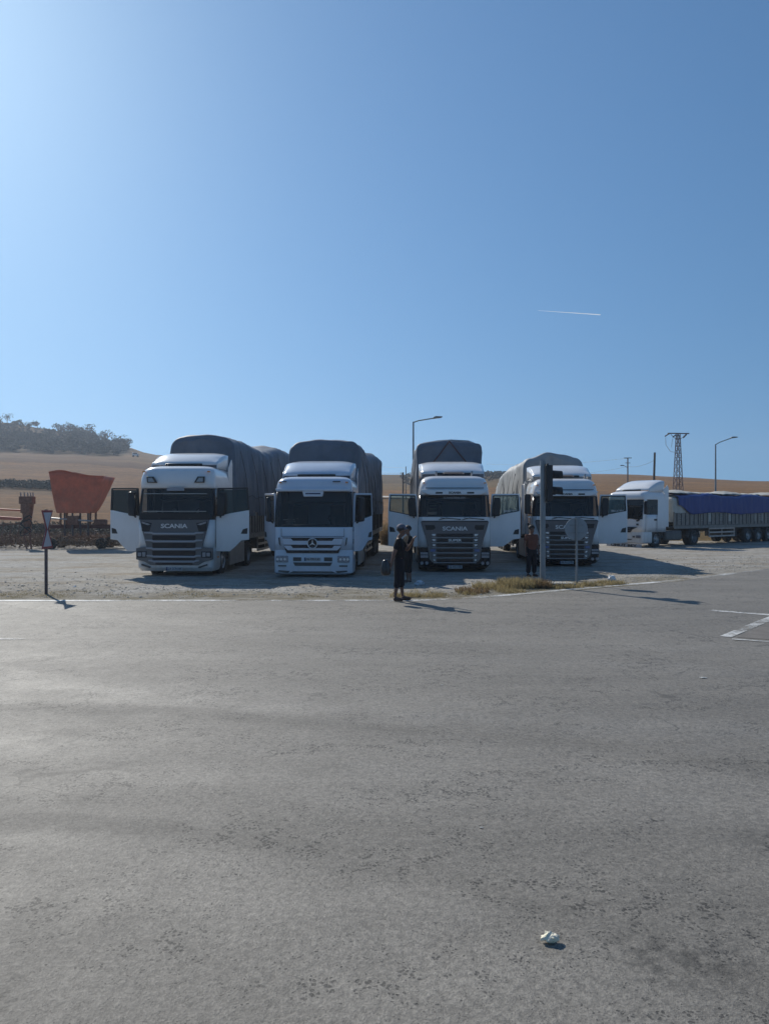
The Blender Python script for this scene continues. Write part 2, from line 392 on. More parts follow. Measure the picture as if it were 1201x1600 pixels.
    l.new(noi(1.6, 1, 1, 2), b3.inputs['Height']); l.new(b2.outputs[0], b3.inputs['Normal'])
    l.new(b3.outputs[0], p.inputs['Normal'])
    return m
ASPH = asphalt_mat()
mb = MB(); xs = np.concatenate([np.arange(-130, -14, 4), np.arange(-14, 34, .12), np.arange(34, 131, 4)])
for x in xs:
    e = edge(x) + .09 * nz(x * 1.3, 1) + .05 * nz(x * 6, 2)
    mb.v += [(x, -60, .008), (x, 5, .008), (x, e - .12, .014), (x, e, .0), ]
for i in range(len(xs) - 1):
    for k in range(3): mb.f.append((i * 4 + k, (i + 1) * 4 + k, (i + 1) * 4 + k + 1, i * 4 + k + 1))
kind(obj('road', mb, ASPH, ang=60), 'structure')

def gravel_mat():
    m = bpy.data.materials.new('pale_gravel'); m.use_nodes = True
    n, l = m.node_tree.nodes, m.node_tree.links; p = n['Principled BSDF']; p.inputs['Roughness'].default_value = .92; p.inputs['Specular IOR Level'].default_value = .2
    tc = n.new('ShaderNodeTexCoord')
    def noi(scale, sx=1, sy=1, det=5):
        mp = n.new('ShaderNodeMapping'); mp.inputs['Scale'].default_value = (sx, sy, 1); l.new(tc.outputs['Object'], mp.inputs[0])
        q = n.new('ShaderNodeTexNoise'); q.inputs['Scale'].default_value = scale; q.inputs['Detail'].default_value = det; q.inputs['Roughness'].default_value = .68
        l.new(mp.outputs[0], q.inputs['Vector']); return q
    a = noi(.5, .5, 1.3, 7); b = noi(5, .6, 1.4, 6); c = noi(28, 1, 1, 4)
    r = n.new('ShaderNodeValToRGB'); e = r.color_ramp.elements
    e[0].position = .34; e[0].color = (.25, .205, .15, 1); e[1].position = .62; e[1].color = (.36, .345, .32, 1)
    k = e.new(.48); k.color = (.315, .29, .25, 1)
    l.new(a.outputs[0], r.inputs[0])
    def mul(x, q, lo, hi):
        g = n.new('ShaderNodeMapRange'); g.inputs[1].default_value = .3; g.inputs[2].default_value = .7; g.inputs[3].default_value = lo; g.inputs[4].default_value = hi
        l.new(q.outputs[0], g.inputs[0]); v = n.new('ShaderNodeVectorMath'); v.operation = 'SCALE'; l.new(x, v.inputs[0]); l.new(g.outputs[0], v.inputs['Scale']); return v.outputs[0]
    va = n.new('ShaderNodeVertexColor'); va.layer_name = 'Verge'; mxv = n.new('ShaderNodeMixRGB'); mxv.inputs[2].default_value = (.15, .125, .075, 1)
    l.new(va.outputs[0], mxv.inputs[0]); l.new(r.outputs[0], mxv.inputs[1])
    o = mul(mul(mxv.outputs[0], b, .62, 1.3), c, .76, 1.24)
    l.new(o, p.inputs['Base Color'])
    bp = n.new('ShaderNodeBump'); bp.inputs['Strength'].default_value = .9; bp.inputs['Distance'].default_value = .05; l.new(b.outputs[0], bp.inputs['Height'])
    b2 = n.new('ShaderNodeBump'); b2.inputs['Strength'].default_value = .8; b2.inputs['Distance'].default_value = .012; l.new(c.outputs[0], b2.inputs['Height']); l.new(bp.outputs[0], b2.inputs['Normal'])
    l.new(b2.outputs[0], p.inputs['Normal'])
    return m
GRAV = gravel_mat()
def GH(x, y):                                # low ruts and heaps of the gravel lot
    k = sm(min(1, max(0, (y - edge(x)) / 1.5)))
    return .016 + k * (.035 * nz(x * .35, y * 1.1) + .02 * nz(x * 1.5, y * 2.5, 4) + .03)
mb = MB(); nx, ny = 420, 150
for j in range(ny + 1):
    for i in range(nx + 1):
        x = -62 + 124 * i / nx; y0 = edge(x) - .45; y1 = max(52.5 + 1.2 * nz(x * .2, 9) + .5 * nz(x * .9, 3), y0 + 2)
        t = (j / ny) ** 1.35; y = y0 + (y1 - y0) * t
        z = GH(x, y); z = z if j < ny else -.05
        if y > 50: z = max(z, H(x, y) + .02)
        if j == ny: z = H(x, y) - .05
        if j == 0: z = -.03
        mb.v.append((x, y, z))
for j in range(ny):
    for i in range(nx): a = j * (nx + 1) + i; mb.f.append((a, a + 1, a + nx + 2, a + nx + 1))
gl_ = kind(obj('gravel_lot', mb, GRAV, ang=180), 'structure')
ca = gl_.data.color_attributes.new('Verge', 'FLOAT_COLOR', 'POINT'); cc = []
for x, y, z in mb.v:
    d = y - edge(x); f = max(0, min(1, (1.5 + .9 * nz(x * .5, y * .8, 6) - d) * .9)) * (.62 + .6 * nz(x * 1.7, y * 3, 8)); f = max(0, min(1, f)) * (1 if x < 9.5 else .25); cc += [f, f, f, 1]
ca.data.foreach_set('color', cc)

def paint_mat(c=(.62, .62, .60), wear=.45):
    m = bpy.data.materials.new('worn_road_paint'); m.use_nodes = True
    n, l = m.node_tree.nodes, m.node_tree.links; p = n['Principled BSDF']; p.inputs['Roughness'].default_value = .7; p.inputs['Base Color'].default_value = (*c, 1)
    tc = n.new('ShaderNodeTexCoord'); q = n.new('ShaderNodeTexNoise'); q.inputs['Scale'].default_value = 9; q.inputs['Detail'].default_value = 9; q.inputs['Roughness'].default_value = .8
    l.new(tc.outputs['Object'], q.inputs['Vector'])
    q2 = n.new('ShaderNodeTexNoise'); q2.inputs['Scale'].default_value = .8; l.new(tc.outputs['Object'], q2.inputs['Vector'])
    ad = n.new('ShaderNodeMath'); ad.operation = 'ADD'; l.new(q.outputs[0], ad.inputs[0]); l.new(q2.outputs[0], ad.inputs[1])
    r = n.new('ShaderNodeMapRange'); r.inputs[1].default_value = wear * 2 - .12; r.inputs[2].default_value = wear * 2 + .16; l.new(ad.outputs[0], r.inputs[0])
    l.new(r.outputs[0], p.inputs['Alpha'])
    return m
PAINT = paint_mat(wear=.485); PAINTW = paint_mat((.5, .5, .48), .54)
def strip(name, pts, w, m, zz=.020):
    mb = MB(); q = []
    for i in range(len(pts) - 1):
        a, b = Vector(pts[i]), Vector(pts[i + 1]); k = max(1, int((b - a).length / .5))
        q += [a.lerp(b, t / k) for t in range(k)]
    q.append(Vector(pts[-1]))
    for i, p in enumerate(q):
        d = (q[min(i + 1, len(q) - 1)] - q[max(0, i - 1)]).normalized(); nn = Vector((-d.y, d.x)) * w / 2
        mb.v += [(p.x - nn.x, p.y - nn.y, zz), (p.x + nn.x, p.y + nn.y, zz)]
    mb.f = [(2 * i, 2 * i + 2, 2 * i + 3, 2 * i + 1) for i in range(len(q) - 1)]
    return kind(obj(name, mb, m), 'structure')
LN = [P(-900, 941), P(-300, 940.5), P(0, 939.5), P(400, 939.5), P(640, 939.5), P(700, 937.5), P(760, 933.5), P(830, 927.5), P(900, 921), P(960, 916), P(1020, 911), P(1068, 906.5)]
strip('edge_line', LN, .27, PAINT)
strip('edge_line', [P(1090, 904.5), P(1130, 898.5), P(1201, 889.5), P(1260, 884)], .3, PAINTW)
strip('median_line', [P(1133, 996.5), P(1165, 983), P(1201, 968.5), P(1260, 946)], .19, PAINT)
strip('median_line', [P(1143, 1000.5), P(1201, 1004.5), P(1300, 1012)], .11, PAINT, .024)
strip('median_line', [P(1110, 955), P(1140, 957.5), P(1201, 962), P(1300, 969)], .22, PAINT)
strip('lane_line', [P(-60, 999), P(36, 1000.5)], .16, PAINTW)
strip('lane_line', [P(820, 966), P(1000, 975), P(1120, 985)], .12, paint_mat((.4, .4, .39), .60))
# dusty wedge between the median lines
me_ = MB(); a = [P(1150, 997.5), P(1290, 1006), P(1290, 950), P(1201, 974)]
me_.add([(x, y, .016) for x, y in a], [(0, 1, 2, 3)])
kind(obj('dusty_median', me_, mat('median_dust', (.16, .145, .13), .9, var=.2, scale=3, bump=.4)), 'structure')
# pale track across the far slope
mb = MB(); q = [(-18, 158), (-4, 158), (3, 156), (8, 150), (11, 142), (13, 132)]
for i, (x, y) in enumerate(q):
    for k in (-1, 1):
        xx, yy = x + (1.6 * k if i > 2 else 0), y + (3.6 * k if i <= 2 else 1.6 * k); mb.v.append((xx, yy, H(xx, yy) + .35))
mb.f = [(2 * i, 2 * i + 2, 2 * i + 3, 2 * i + 1) for i in range(len(q) - 1)]
kind(obj('dirt_track', mb, mat('pale_track', (.5, .47, .42), .9, var=.1)), 'structure')

# ------------------------------------------------------------------ loose stones and dry growth (stuff)
def stones(name, pts, m):
    base = []; bm = bmesh.new(); bmesh.ops.create_icosphere(bm, subdivisions=1, radius=1)
    bv = np.array([v.co[:] for v in bm.verts]); bf = np.array([[v.index for v in f.verts] for f in bm.faces]); bm.free()
    V = []; F = []; off = 0
    for x, y, z, s in pts:
        k = bv * (1 + .3 * (rng.random((len(bv), 1)) - .5)) * np.array([s * rng.uniform(.7, 1.4), s * rng.uniform(.7, 1.2), s * rng.uniform(.4, .8)])
        t = rng.random() * 6.28; c, q = math.cos(t), math.sin(t); k = k @ np.array([[c, q, 0], [-q, c, 0], [0, 0, 1]])
        V.append(k + np.array([x, y, z])); F.append(bf + off); off += len(bv)
    me = bpy.data.meshes.new(name); me.from_pydata(np.concatenate(V).tolist(), [], np.concatenate(F).tolist()); me.materials.append(m)
    return kind(obj(name, me, m), 'stuff')
pts = []
for i in range(5200):
    x = rng.uniform(-14, 17); e = edge(x); y = e - .1 + abs(rng.normal(0, 1)) * 3.0 + rng.random() * 1
    if y > 36: continue
    pts.append((x, y, GH(x, y), .012 + .03 * rng.random() ** 4))
stones('loose_stones', pts, mat('stone', (.38, .35, .30), .9, var=.3, scale=.9))

def blades(name, spots, m, wid=.006, seg=2):
    V = []; F = []
    for x, y, z, h, n, sp in spots:
        for _ in range(n):
            a = rng.random() * 6.28; r = sp * math.sqrt(rng.random()); bx, by = x + r * math.cos(a), y + r * math.sin(a)
            l = h * rng.uniform(.45, 1.1); la = rng.random() * 6.28; lean = rng.uniform(.1, .8) * l
            dx, dy = math.cos(la), math.sin(la); w = wid * rng.uniform(.7, 1.6); b = len(V)
            fa = rng.random() * 3.14; wx, wy = w * math.cos(fa), w * math.sin(fa)
            for k in range(seg + 1):
                t = k / seg; cx, cy, cz = bx + dx * lean * t * t, by + dy * lean * t * t, z + l * t * (1 - .25 * t * lean / l)
                q = 1 - t * .8
                V += [(cx - wx * q, cy - wy * q, cz), (cx + wx * q, cy + wy * q, cz)]
            for k in range(seg): F.append((b + 2 * k, b + 2 * k + 1, b + 2 * k + 3, b + 2 * k + 2))
    me = bpy.data.meshes.new(name); me.from_pydata(V, [], F); me.materials.append(m)
    o = bpy.data.objects.new(name, me); col.objects.link(o); return o
DRY = mat('dry_grass', (.44, .36, .20), .9, c2=(.20, .16, .07), scale=9)
DRYG = mat('greenish_weeds', (.17, .155, .08), .9, c2=(.30, .24, .13), scale=7)
DRYB = mat('brown_weeds', (.27, .19, .10), .9, c2=(.13, .09, .05), scale=9)
for m_ in (DRY, DRYG, DRYB):       # thin leaves let the low sun through
    n_, l_ = m_.node_tree.nodes, m_.node_tree.links; p_ = n_['Principled BSDF']
    t_ = n_.new('ShaderNodeBsdfTranslucent'); x_ = n_.new('ShaderNodeMixShader'); x_.inputs[0].default_value = .5
    l_.new(p_.inputs['Base Color'].links[0].from_socket, t_.inputs[0]); l_.new(p_.outputs[0], x_.inputs[1]); l_.new(t_.outputs[0], x_.inputs[2]); l_.new(x_.outputs[0], n_['Material Output'].inputs[0])
sp = []
for i in range(1900):
    x = rng.uniform(-15, 6); d = abs(rng.normal(0, 1.1)); e = edge(x) + .05 + d
    if nz(x * .9, d * 1.2, 2) > .02: sp.append((x, e, GH(x, e) - .01, rng.uniform(.02, .075) * max(.35, 1 - d * .25), 9, .13))
kind(blades('verge_grass', sp, DRYG, .005), 'stuff')
sp = []
for i in range(900):
    x = rng.uniform(.2, 7.2); e = edge(x) + .06 + abs(rng.normal(0, .38))
    if nz(x * 1.3, e * .8, 12) < -.05: continue
    sp.append((x, e, GH(x, e) - .01, rng.uniform(.05, .17), 10, .10))
kind(blades('verge_straw', sp, DRY, .006), 'stuff')

# ------------------------------------------------------------------ truck builder
def ringpts(w, f, r, yb, ty, nf=10, nc=6):
    pts = []; tagl = []
    for i in range(nf + 1):
        x = -(w - r) + 2 * (w - r) * i / nf; pts.append((x, f + .05 * (x / w) ** 2)); tagl.append('f')
    for k in range(1, nc + 1):
        a = math.pi / 2 * k / nc; pts.append((w - r + r * math.sin(a), f + .05 * ((w - r) / w) ** 2 * (1 - k / nc) + r * (1 - math.cos(a))))
    for t in ty[1:]: pts.append((w, f + r + (yb - f - r) * t))
    pts.append((w - .04, yb + .02)); pts.append((-(w - .04), yb + .02))
    for t in reversed(ty[1:]): pts.append((-w, f + r + (yb - f - r) * t))
    for k in range(nc, 0, -1):
        a = math.pi / 2 * k / nc; pts.append((-(w - r + r * math.sin(a)), f + .05 * ((w - r) / w) ** 2 * (1 - k / nc) + r * (1 - math.cos(a))))
    return pts
TY = [0, .06, .2, .34, .48, .60, .64, .8, 1]
NF, NC = 10, 6
# segment index ranges of a ring
def seg_kind(i):
    if i < NF: return 'front'
    if i < NF + NC: return 'cornerR' if i >= NF + NC // 2 else 'cornerRf'
    k = i - NF - NC
    if k < 8: return ('pillarR', 'doorR', 'doorR', 'doorR', 'doorR', 'bR', 'sideR', 'sideR')[k]
    if k < 11: return 'back'
    k -= 11
    if k < 8: return ('sideL', 'sideL', 'bL', 'doorL', 'doorL', 'doorL', 'doorL', 'pillarL')[k]
    k -= 8
    return 'cornerL' if k < NC // 2 else 'cornerLf'

def cab_shell(T, lv, glass, doorz, sill, mats, closed, blackp=False):
    bp_ = MB()
    rings = [ringpts(w, f, r, yb, TY) for z, w, f, r, yb in lv]; n = len(rings[0])
    shell, ws, dl, dr, wl_, wr_ = MB(), MB(), MB(), MB(), MB(), MB()
    allv = [(x, y, lv[j][0]) for j, rg in enumerate(rings) for x, y in rg]
    for q in (shell, ws, dl, dr, wl_, wr_, bp_): q.v = list(allv)
    for j in range(len(lv) - 1):
        zc = (lv[j][0] + lv[j + 1][0]) / 2
        for i in range(n):
            i2 = (i + 1) % n; k = seg_kind(i); F = (j * n + i, j * n + i2, (j + 1) * n + i2, (j + 1) * n + i)
            if glass[0] < zc < glass[1] and k in ('front', 'cornerRf', 'cornerLf'): ws.f.append(F); continue
            if doorz[0] < zc < doorz[1] and k in ('doorR', 'doorL'):
                s = k[-1]; g = zc > sill
                (wr_ if s == 'R' and g else dr if s == 'R' else wl_ if g else dl).f.append(F); continue
            if blackp and glass[0] < zc < glass[1] + .02 and k[:3] in (('cor', 'pil') if blackp == 1 else ('cor',)): bp_.f.append(F); continue
            shell.f.append(F)
    top = (len(lv) - 1) * n; shell.f.append(tuple(top + i for i in range(n)))
    body = obj('cab_body', clean(shell), mats['paint'], T, solid=.03)
    if blackp:
        for sg in (-1, 1):
            q = MB(); q.v = bp_.v; q.f = [f for f in bp_.f if sg * sum(bp_.v[i][0] for i in f) > 0]; obj('pillar', clean(q), BLACKG, T, solid=.03)
    lin = MB(); lin.v = [(x * .965, .04 + y * .975, z - .015) for x, y, z in shell.v]; lin.f = list(shell.f)
    obj('cab_lining', clean(lin), INTER, body)
    obj('windscreen', clean(ws), GLASS, T)
    for s, d, g in (('R', dr, wr_), ('L', dl, wl_)):
        if s in closed:
            dd = obj('door', clean(d), mats['paint'], T, solid=.03); obj('window_pane', clean(g), GLASS, dd)
            sg = 1 if s == 'R' else -1; w = lv[0][1]
            obj('door_handle', MB().box(min(sg * w, sg * (w + .03)), max(sg * w, sg * (w + .03)), 1.15, 1.4, 1.56, 1.66), BLACK, dd)
            obj('mirror', MB().box(min(sg * (w + .08), sg * (w + .3)), max(sg * (w + .08), sg * (w + .3)), .02, .16, sill + .05, sill + .8), BLACKG, dd, bevel=.04)
            obj('mirror_arm', MB().tube([(sg * (w - .03), .3, sill + .78), (sg * (w + .15), .1, sill + .76)], .02), BLACK, dd)
            obj('mirror_arm', MB().tube([(sg * (w - .03), .3, sill + .05), (sg * (w + .15), .1, sill + .08)], .02), BLACK, dd)
    return body
def clean(mb):
    used = sorted({i for f in mb.f for i in f}); mp = {a: b for b, a in enumerate(used)}
    q = MB(); q.v = [mb.v[i] for i in used]; q.f = [tuple(mp[i] for i in f) for f in mb.f]; return q

def open_door(T, side, w, y0, ang, z, mats, width=1.08, frame='paint', sticker=None, handle_z=1.5, cut=1.2, slope=.2):
    """z = (bottom, sill, top); hinged on the front corner of the cab, swung open by ang degrees"""
    zb, zs, zt = z; s = side; W = width
    so, si = zs + slope, zs                                         # sill climbs towards the free edge
    low = [(0, zb), (W * .42, zb), (W * .60, zb + (cut - zb) * .45), (W * .76, cut - .03), (W, cut), (W, so), (W * .45, zs + .03 + slope * .35), (0.03, si), (0, si - .05)]
    mb = MB().prism([(s * a, b) for a, b in low], -.03, .03)
    th = R(90 - ang) * s
    d = obj('door', mb, mats['paint'], T, (s * w, y0, 0), th, bevel=.012)
    lin = [(a * .94 + .03, b + (.04 if b < zs - .3 else -.05)) for a, b in low]
    obj('door_card', MB().prism([(s * a, b) for a, b in lin], .031, .06), INTER, d)
    fr = MB(); fm = mats['paint'] if frame == 'paint' else BLACK
    tt = .055
    fr.prism([(s * a, b) for a, b in [(0.0, si), (tt + .01, si + .02), (tt + .07, zt - tt), (.06, zt)]], -.025, .025)
    fr.prism([(s * a, b) for a, b in [(.06, zt), (.07, zt - tt), (W - tt - .04, zt - tt + .015), (W - .04, zt + .015)]], -.024, .024)
    fr.prism([(s * a, b) for a, b in [(W - tt - .04, zt - tt), (W - tt, so - .02), (W, so), (W - .035, zt + .013)]], -.0255, .0255)
    obj('window_frame', fr, fm, d, bevel=.006)
    pb = [(.06, si + .01), (W * .45, zs + .02 + slope * .35), (W - tt, so), (W - tt - .03, zt - tt), (.11, zt - tt - .01)]
    obj('window_pane', MB().prism([(s * a, b) for a, b in pb], -.004, .004), GLASSC if frame == 'paint' else GLASS, d)
    if frame == 'paint':
        seal = MB()
        for k in range(len(pb)):
            a, b = pb[k], pb[(k + 1) % len(pb)]; seal.tube([(s * a[0], -.012, a[1]), (s * b[0], -.012, b[1])], .022, 6)
        obj('window_seal', seal, BLACK, d)
    mx = .10
    obj('mirror', MB().prism([(s * a, b) for a, b in [(mx - .04, zs + .0), (mx + .20, zs + .02), (mx + .24, zs + .42), (mx + .22, zt - .14), (mx + .02, zt - .12), (mx - .04, zs + .4)]], -.24, -.10), BLACKG, d, bevel=.035)
    obj('mirror_arm', MB().tube([(s * (mx + .05), -.02, zt - .2), (s * (mx + .06), -.14, zt - .22)], .025).tube([(s * (mx + .05), -.02, zs - .03), (s * (mx + .06), -.14, zs + .05)], .03), BLACK, d)
    obj('door_handle', MB().prism([(s * a, b) for a, b in [(W - .27, handle_z - .09), (W - .06, handle_z - .09), (W - .05, handle_z + .10), (W - .20, handle_z + .06)]], -.038, -.02), BLACK, d, bevel=.008)
    obj('hinge', MB().box(-.03, .03, -.02, .02, zb + .25, zb + .4).box(-.03, .03, -.02, .02, zs - .3, zs - .15), BLACK, d)
    if sticker:
        lettering('sticker', sticker, .11, .46, STICK, d, (s * (W * .66), -.012, so - .03 + .02))
    return d

def wheel(T, x, y, r=.5, wd=.3, hub=.0, z=None):
    s = 1 if x > 0 else -1; z = r if z is None else z; h = wd / 2
    p = [(-h, r * .58), (-h, r * .85), (-h * .82, r * .965), (-h * .6, r)]
    for k in (-.3, 0, .3): p += [(h * (k - .06), r), (h * (k - .03), r * .97), (h * (k + .03), r * .97), (h * (k + .06), r)]
    p += [(h * .6, r), (h * .82, r * .965), (h, r * .85), (h, r * .58)]
    t = obj('wheel', MB().lathe_x(p, x, y, z), RUBBER, T)
    prof = [(s * h * .9, r * .585), (s * h * .95, r * .56), (s * h * .55, r * .50), (s * (h * .35 + hub), r * .36), (s * (h * .5 + hub), r * .30), (s * (h * .9 + hub), r * .2), (s * (h * .95 + hub), .02), (s * (h * .95 + hub), 0)]
    rm = MB().lathe_x(prof, x, y, z, 24)
    obj('rim', rm, RIM, t)
    nb = MB()
    for k in range(10):
        a = 6.283 * k / 10; nb.lathe_x([(s * (h * .35 + hub), .018), (s * (h * .55 + hub + .02), .018), (s * (h * .55 + hub + .02), 0)], x, y + r * .33 * math.cos(a), z + r * .33 * math.sin(a), 6)
    obj('wheel_nuts', nb, ALU, t)
    return t

def tarp_mesh(w, ya, yb, zb, prof, fold=.03, seed=0, rad=.45, crown=.12, front_w=None, ny=110, bottom_wave=.0):
    """prof: (y, ztop, half width at the top) along the load"""
    yk = [p[0] for p in prof]; zk = [p[1] for p in prof]; wk = [p[2] for p in prof]
    ns, na, nt = 16, 7, 14
    def section(y, shrink=0.):
        zt = float(np.interp(y, yk, zk)) - shrink; wt = float(np.interp(y, yk, wk)) - shrink
        zt += .05 * nz(y * .7, seed) + .02 * nz(y * 2.3, seed + 3)
        half = []
        zbb = zb + bottom_wave * (nz(y * .8, seed + 11) + .5 * nz(y * 2.5, seed + 4))
        for k in range(ns + 1):
            t = k / ns; z = zbb + (zt - rad - zbb) * t; x = (w - shrink * .3) + (wt - w) * t ** 1.5; half.append((x, z))
        for k in range(1, na + 1):
            a = math.pi / 2 * k / na; half.append((wt - rad + rad * math.cos(a), zt - rad + rad * math.sin(a)))
        out = [(-x, z) for x, z in half]
        for k in range(1, nt):
            t = -1 + 2 * k / nt; out.append((t * (wt - rad), zt + crown * (1 - t * t)))
        out += [(x, z) for x, z in reversed(half)]
        return out
    mb = MB(); rows = []
    caps = [(ya + .0, .16), (ya + .02, .07), (ya + .07, .02)]
    ys = [c[0] for c in caps] + [ya + .12 + (yb - ya - .24) * i / ny for i in range(ny + 1)] + [yb - .06, yb]
    sh = [c[1] for c in caps] + [0] * (ny + 1) + [.04, .14]
    n = None
    for y, s_ in zip(ys, sh):
        sc = section(y, s_); n = len(sc)
        for i, (x, z) in enumerate(sc):
            side = 1 if abs(x) > w * .8 and z < np.interp(y, yk, zk) - .2 else .35
            hang = 1 - .45 * min(1, max(0, (z - zb) / 2))
            f = fold * side * (1.2 * nz(y * 2.6 + .4 * math.sin(z), z * .22, seed) + .8 * nz(y * 6.5, z * .35, seed + 2) + .7 * nz(y * 1.0, z * 1.1, seed + 5)) * (1 if s_ == 0 else .4)
            g = fold * .8 * nz(x * 1.7, y * 1.9, seed + 8)
            sx = 1 if x > 0 else -1
            mb.v.append((x + sx * f * hang * 1.6 * (1 if side == 1 else 0.3), y, z + (g if side != 1 else 0)))
    m_ = len(ys)
    for j in range(m_ - 1):
        for i in range(n - 1): mb.f.append((j * n + i, j * n + i + 1, (j + 1) * n + i + 1, (j + 1) * n + i))
    # front sheet: a grid from the left half of the ring to the right half so that it can hang in folds
    for j, yy, sg in ((0, ya, -1), (m_ - 1, yb, 1)):
        ring = [mb.v[j * n + i] for i in range(n)]; h = n // 2; K = 18; b = len(mb.v)
        for i in range(h + 1):
            L, Rr = ring[i], ring[n - 1 - i]
            for k in range(K + 1):
                t = k / K; x = L[0] + (Rr[0] - L[0]) * t; z = L[2] + (Rr[2] - L[2]) * t
                e = 1 - abs(2 * t - 1) ** 4
                mb.v.append((x, yy + sg * e * fold * (1.0 * nz(x * 2.2, z * .4, seed + 20) + .5 * nz(x * 5, z * .8, seed + 21) + .3), z))
        for i in range(h):
            for k in range(K):
                a = b + i * (K + 1) + k; q = (a, a + 1, a + K + 2, a + K + 1); mb.f.append(q if sg < 0 else tuple(reversed(q)))
    return mb

ROPEM = mat('grey_rope', (.07, .07, .08), .9)
def trailer(T, y0, L, tarp, tm, zd=1.25, zs=2.1, boards=BOARD, wheels=(8.6, 9.95, 11.3)):
    y1 = y0 + L; w = 1.25
    bed = obj('trailer_bed', MB().box(-w, w, y0, y1, zd - .14, zd), CHAS, T, bevel=.01)
    obj('rail', MB().box(-.5, -.38, y0 + .3, y1 - .3, .85, zd - .142).box(.38, .5, y0 + .3, y1 - .3, .85, zd - .142), CHAS, bed)
    obj('edge_rail', MB().box(w, w + .03, y0, y1, zd - .16, zd + .02).box(-w - .03, -w, y0, y1, zd - .16, zd + .02), boards, bed)
    nb = 5; bl = (L - .1) / nb
    for s in (-1, 1):
        for k in range(nb):
            a = y0 + .05 + k * bl; b = a + bl - .1
            q = MB()
            xa, xb = (w - .03, w) if s > 0 else (-w, -w + .03)
            q.box(xa, xb, a, b, zd + .03, zs)
            nr = 5
            for r_ in range(nr):
                z = zd + .06 + (zs - zd - .1) * r_ / nr; x2 = (w, w + .018) if s > 0 else (-w - .018, -w)
                q.box(*x2, a + .02, b - .02, z, z + (zs - zd) / nr * .72)
            sb = obj('side_board', q, boards, T, bevel=.004)
            st = MB()
            for j in range(6):
                yy = a + (b - a) * (j + .5) / 6; x2 = (w + .018, w + .04) if s > 0 else (-w - .04, -w - .018); st.box(*x2, yy - .025, yy + .025, zd + .05, zs - .02)
            obj('stake', st, CHAS, sb)
        for k in range(nb + 1):
            yy = y0 + .05 + k * bl - .05; x2 = (w - .02, w + .05) if s > 0 else (-w - .05, -w + .02)
            obj('post', MB().box(*x2, yy - .04, yy + .04, zd - .1, zs + .05), boards, T, bevel=.005)
        gx = (w - .09, w - .05) if s > 0 else (-w + .05, -w + .09)
        g = MB()
        for z in (.50, .74, .98): g.box(*gx, y0 + 3.9, y0 + 6.9, z, z + .09)
        for yy in (y0 + 3.9, y0 + 5.4, y0 + 6.86): g.box(gx[0] - .02, gx[1] - .021, yy, yy + .05, .5, 1.12)
        obj('side_guard', g, ALU, T)
        for k, wy in enumerate(wheels):
            wheel(T, s * 1.02, y0 + wy, .5, .36)
            x2 = (.8, 1.24) if s > 0 else (-1.24, -.8)
            mg = MB()
            for j in range(9):
                a0, a1 = math.pi * (.12 + .76 * j / 9), math.pi * (.12 + .76 * (j + 1) / 9); rr = .56
                mg.add([(x2[0], y0 + wy + rr * math.cos(a0), .5 + rr * math.sin(a0)), (x2[1], y0 + wy + rr * math.cos(a0), .5 + rr * math.sin(a0)), (x2[1], y0 + wy + rr * math.cos(a1), .5 + rr * math.sin(a1)), (x2[0], y0 + wy + rr * math.cos(a1), .5 + rr * math.sin(a1))], [(0, 1, 2, 3)])
            obj('mudguard', mg, BLACK, T, solid=.012)
        obj('landing_leg', MB().box(s * .62 - .06, s * .62 + .06, y0 + 3.2, y0 + 3.32, .35, 1.1).box(s * .62 - .12, s * .62 + .12, y0 + 3.14, y0 + 3.38, .31, .35), CHAS, T)
    ax = MB()
    for wy in wheels: ax.tube([(-1, y0 + wy, .5), (1, y0 + wy, .5)], .07)
    obj('axle', ax, CHAS, T)
    obj('toolbox', MB().box(-.9, .9, y0 + 6.95, y0 + 7.7, .45, 1.05), BLACK, T, bevel=.02)
    obj('rear_bumper', MB().box(-1.2, 1.2, y1 - .12, y1, .42, .56), CHAS, T)
    if tarp:
        t = obj('tarpaulin', tarp_mesh(**tarp), tm, T, ang=70)
        if zs > 2.05:
            for s in (-1, 1):
                for q in range(7):
                    yy = tarp['ya'] + .8 + q * 1.85; zt = float(np.interp(yy, [p[0] for p in tarp['prof']], [p[1] for p in tarp['prof']])); ww = tarp['w'] + .075
                    obj('rope', MB().tube([(s * (ww - .12), yy, zt - .5), (s * ww, yy + .3, zt - 1.3), (s * ww, yy + .9, 2.25), (s * (ww - .02), yy + .92, 1.5)], .011, 5), ROPEM, T)
                obj('hem_rope', MB().tube([(s * (tarp['w'] + .08), tarp['ya'] + .15 + 13.3 * k / 40, 2.72 + .05 * math.sin(k * 1.3) - .02 * k / 4) for k in range(41)], .012, 5), ROPEM, T)
        return t

def plate(T, x, y, z, s):
    p = obj('number_plate', MB().box(x - .26, x + .26, y - .012, y, z - .055, z + .055), PLATE, T, bevel=.003)
    obj('plate_band', MB().box(x - .26, x - .215, y - .015, y - .0121, z - .054, z + .054), BLUE, p)
    lettering('plate_lettering', s, .1, .42, INK, p, (x + .02, y - .013, z))
    return p

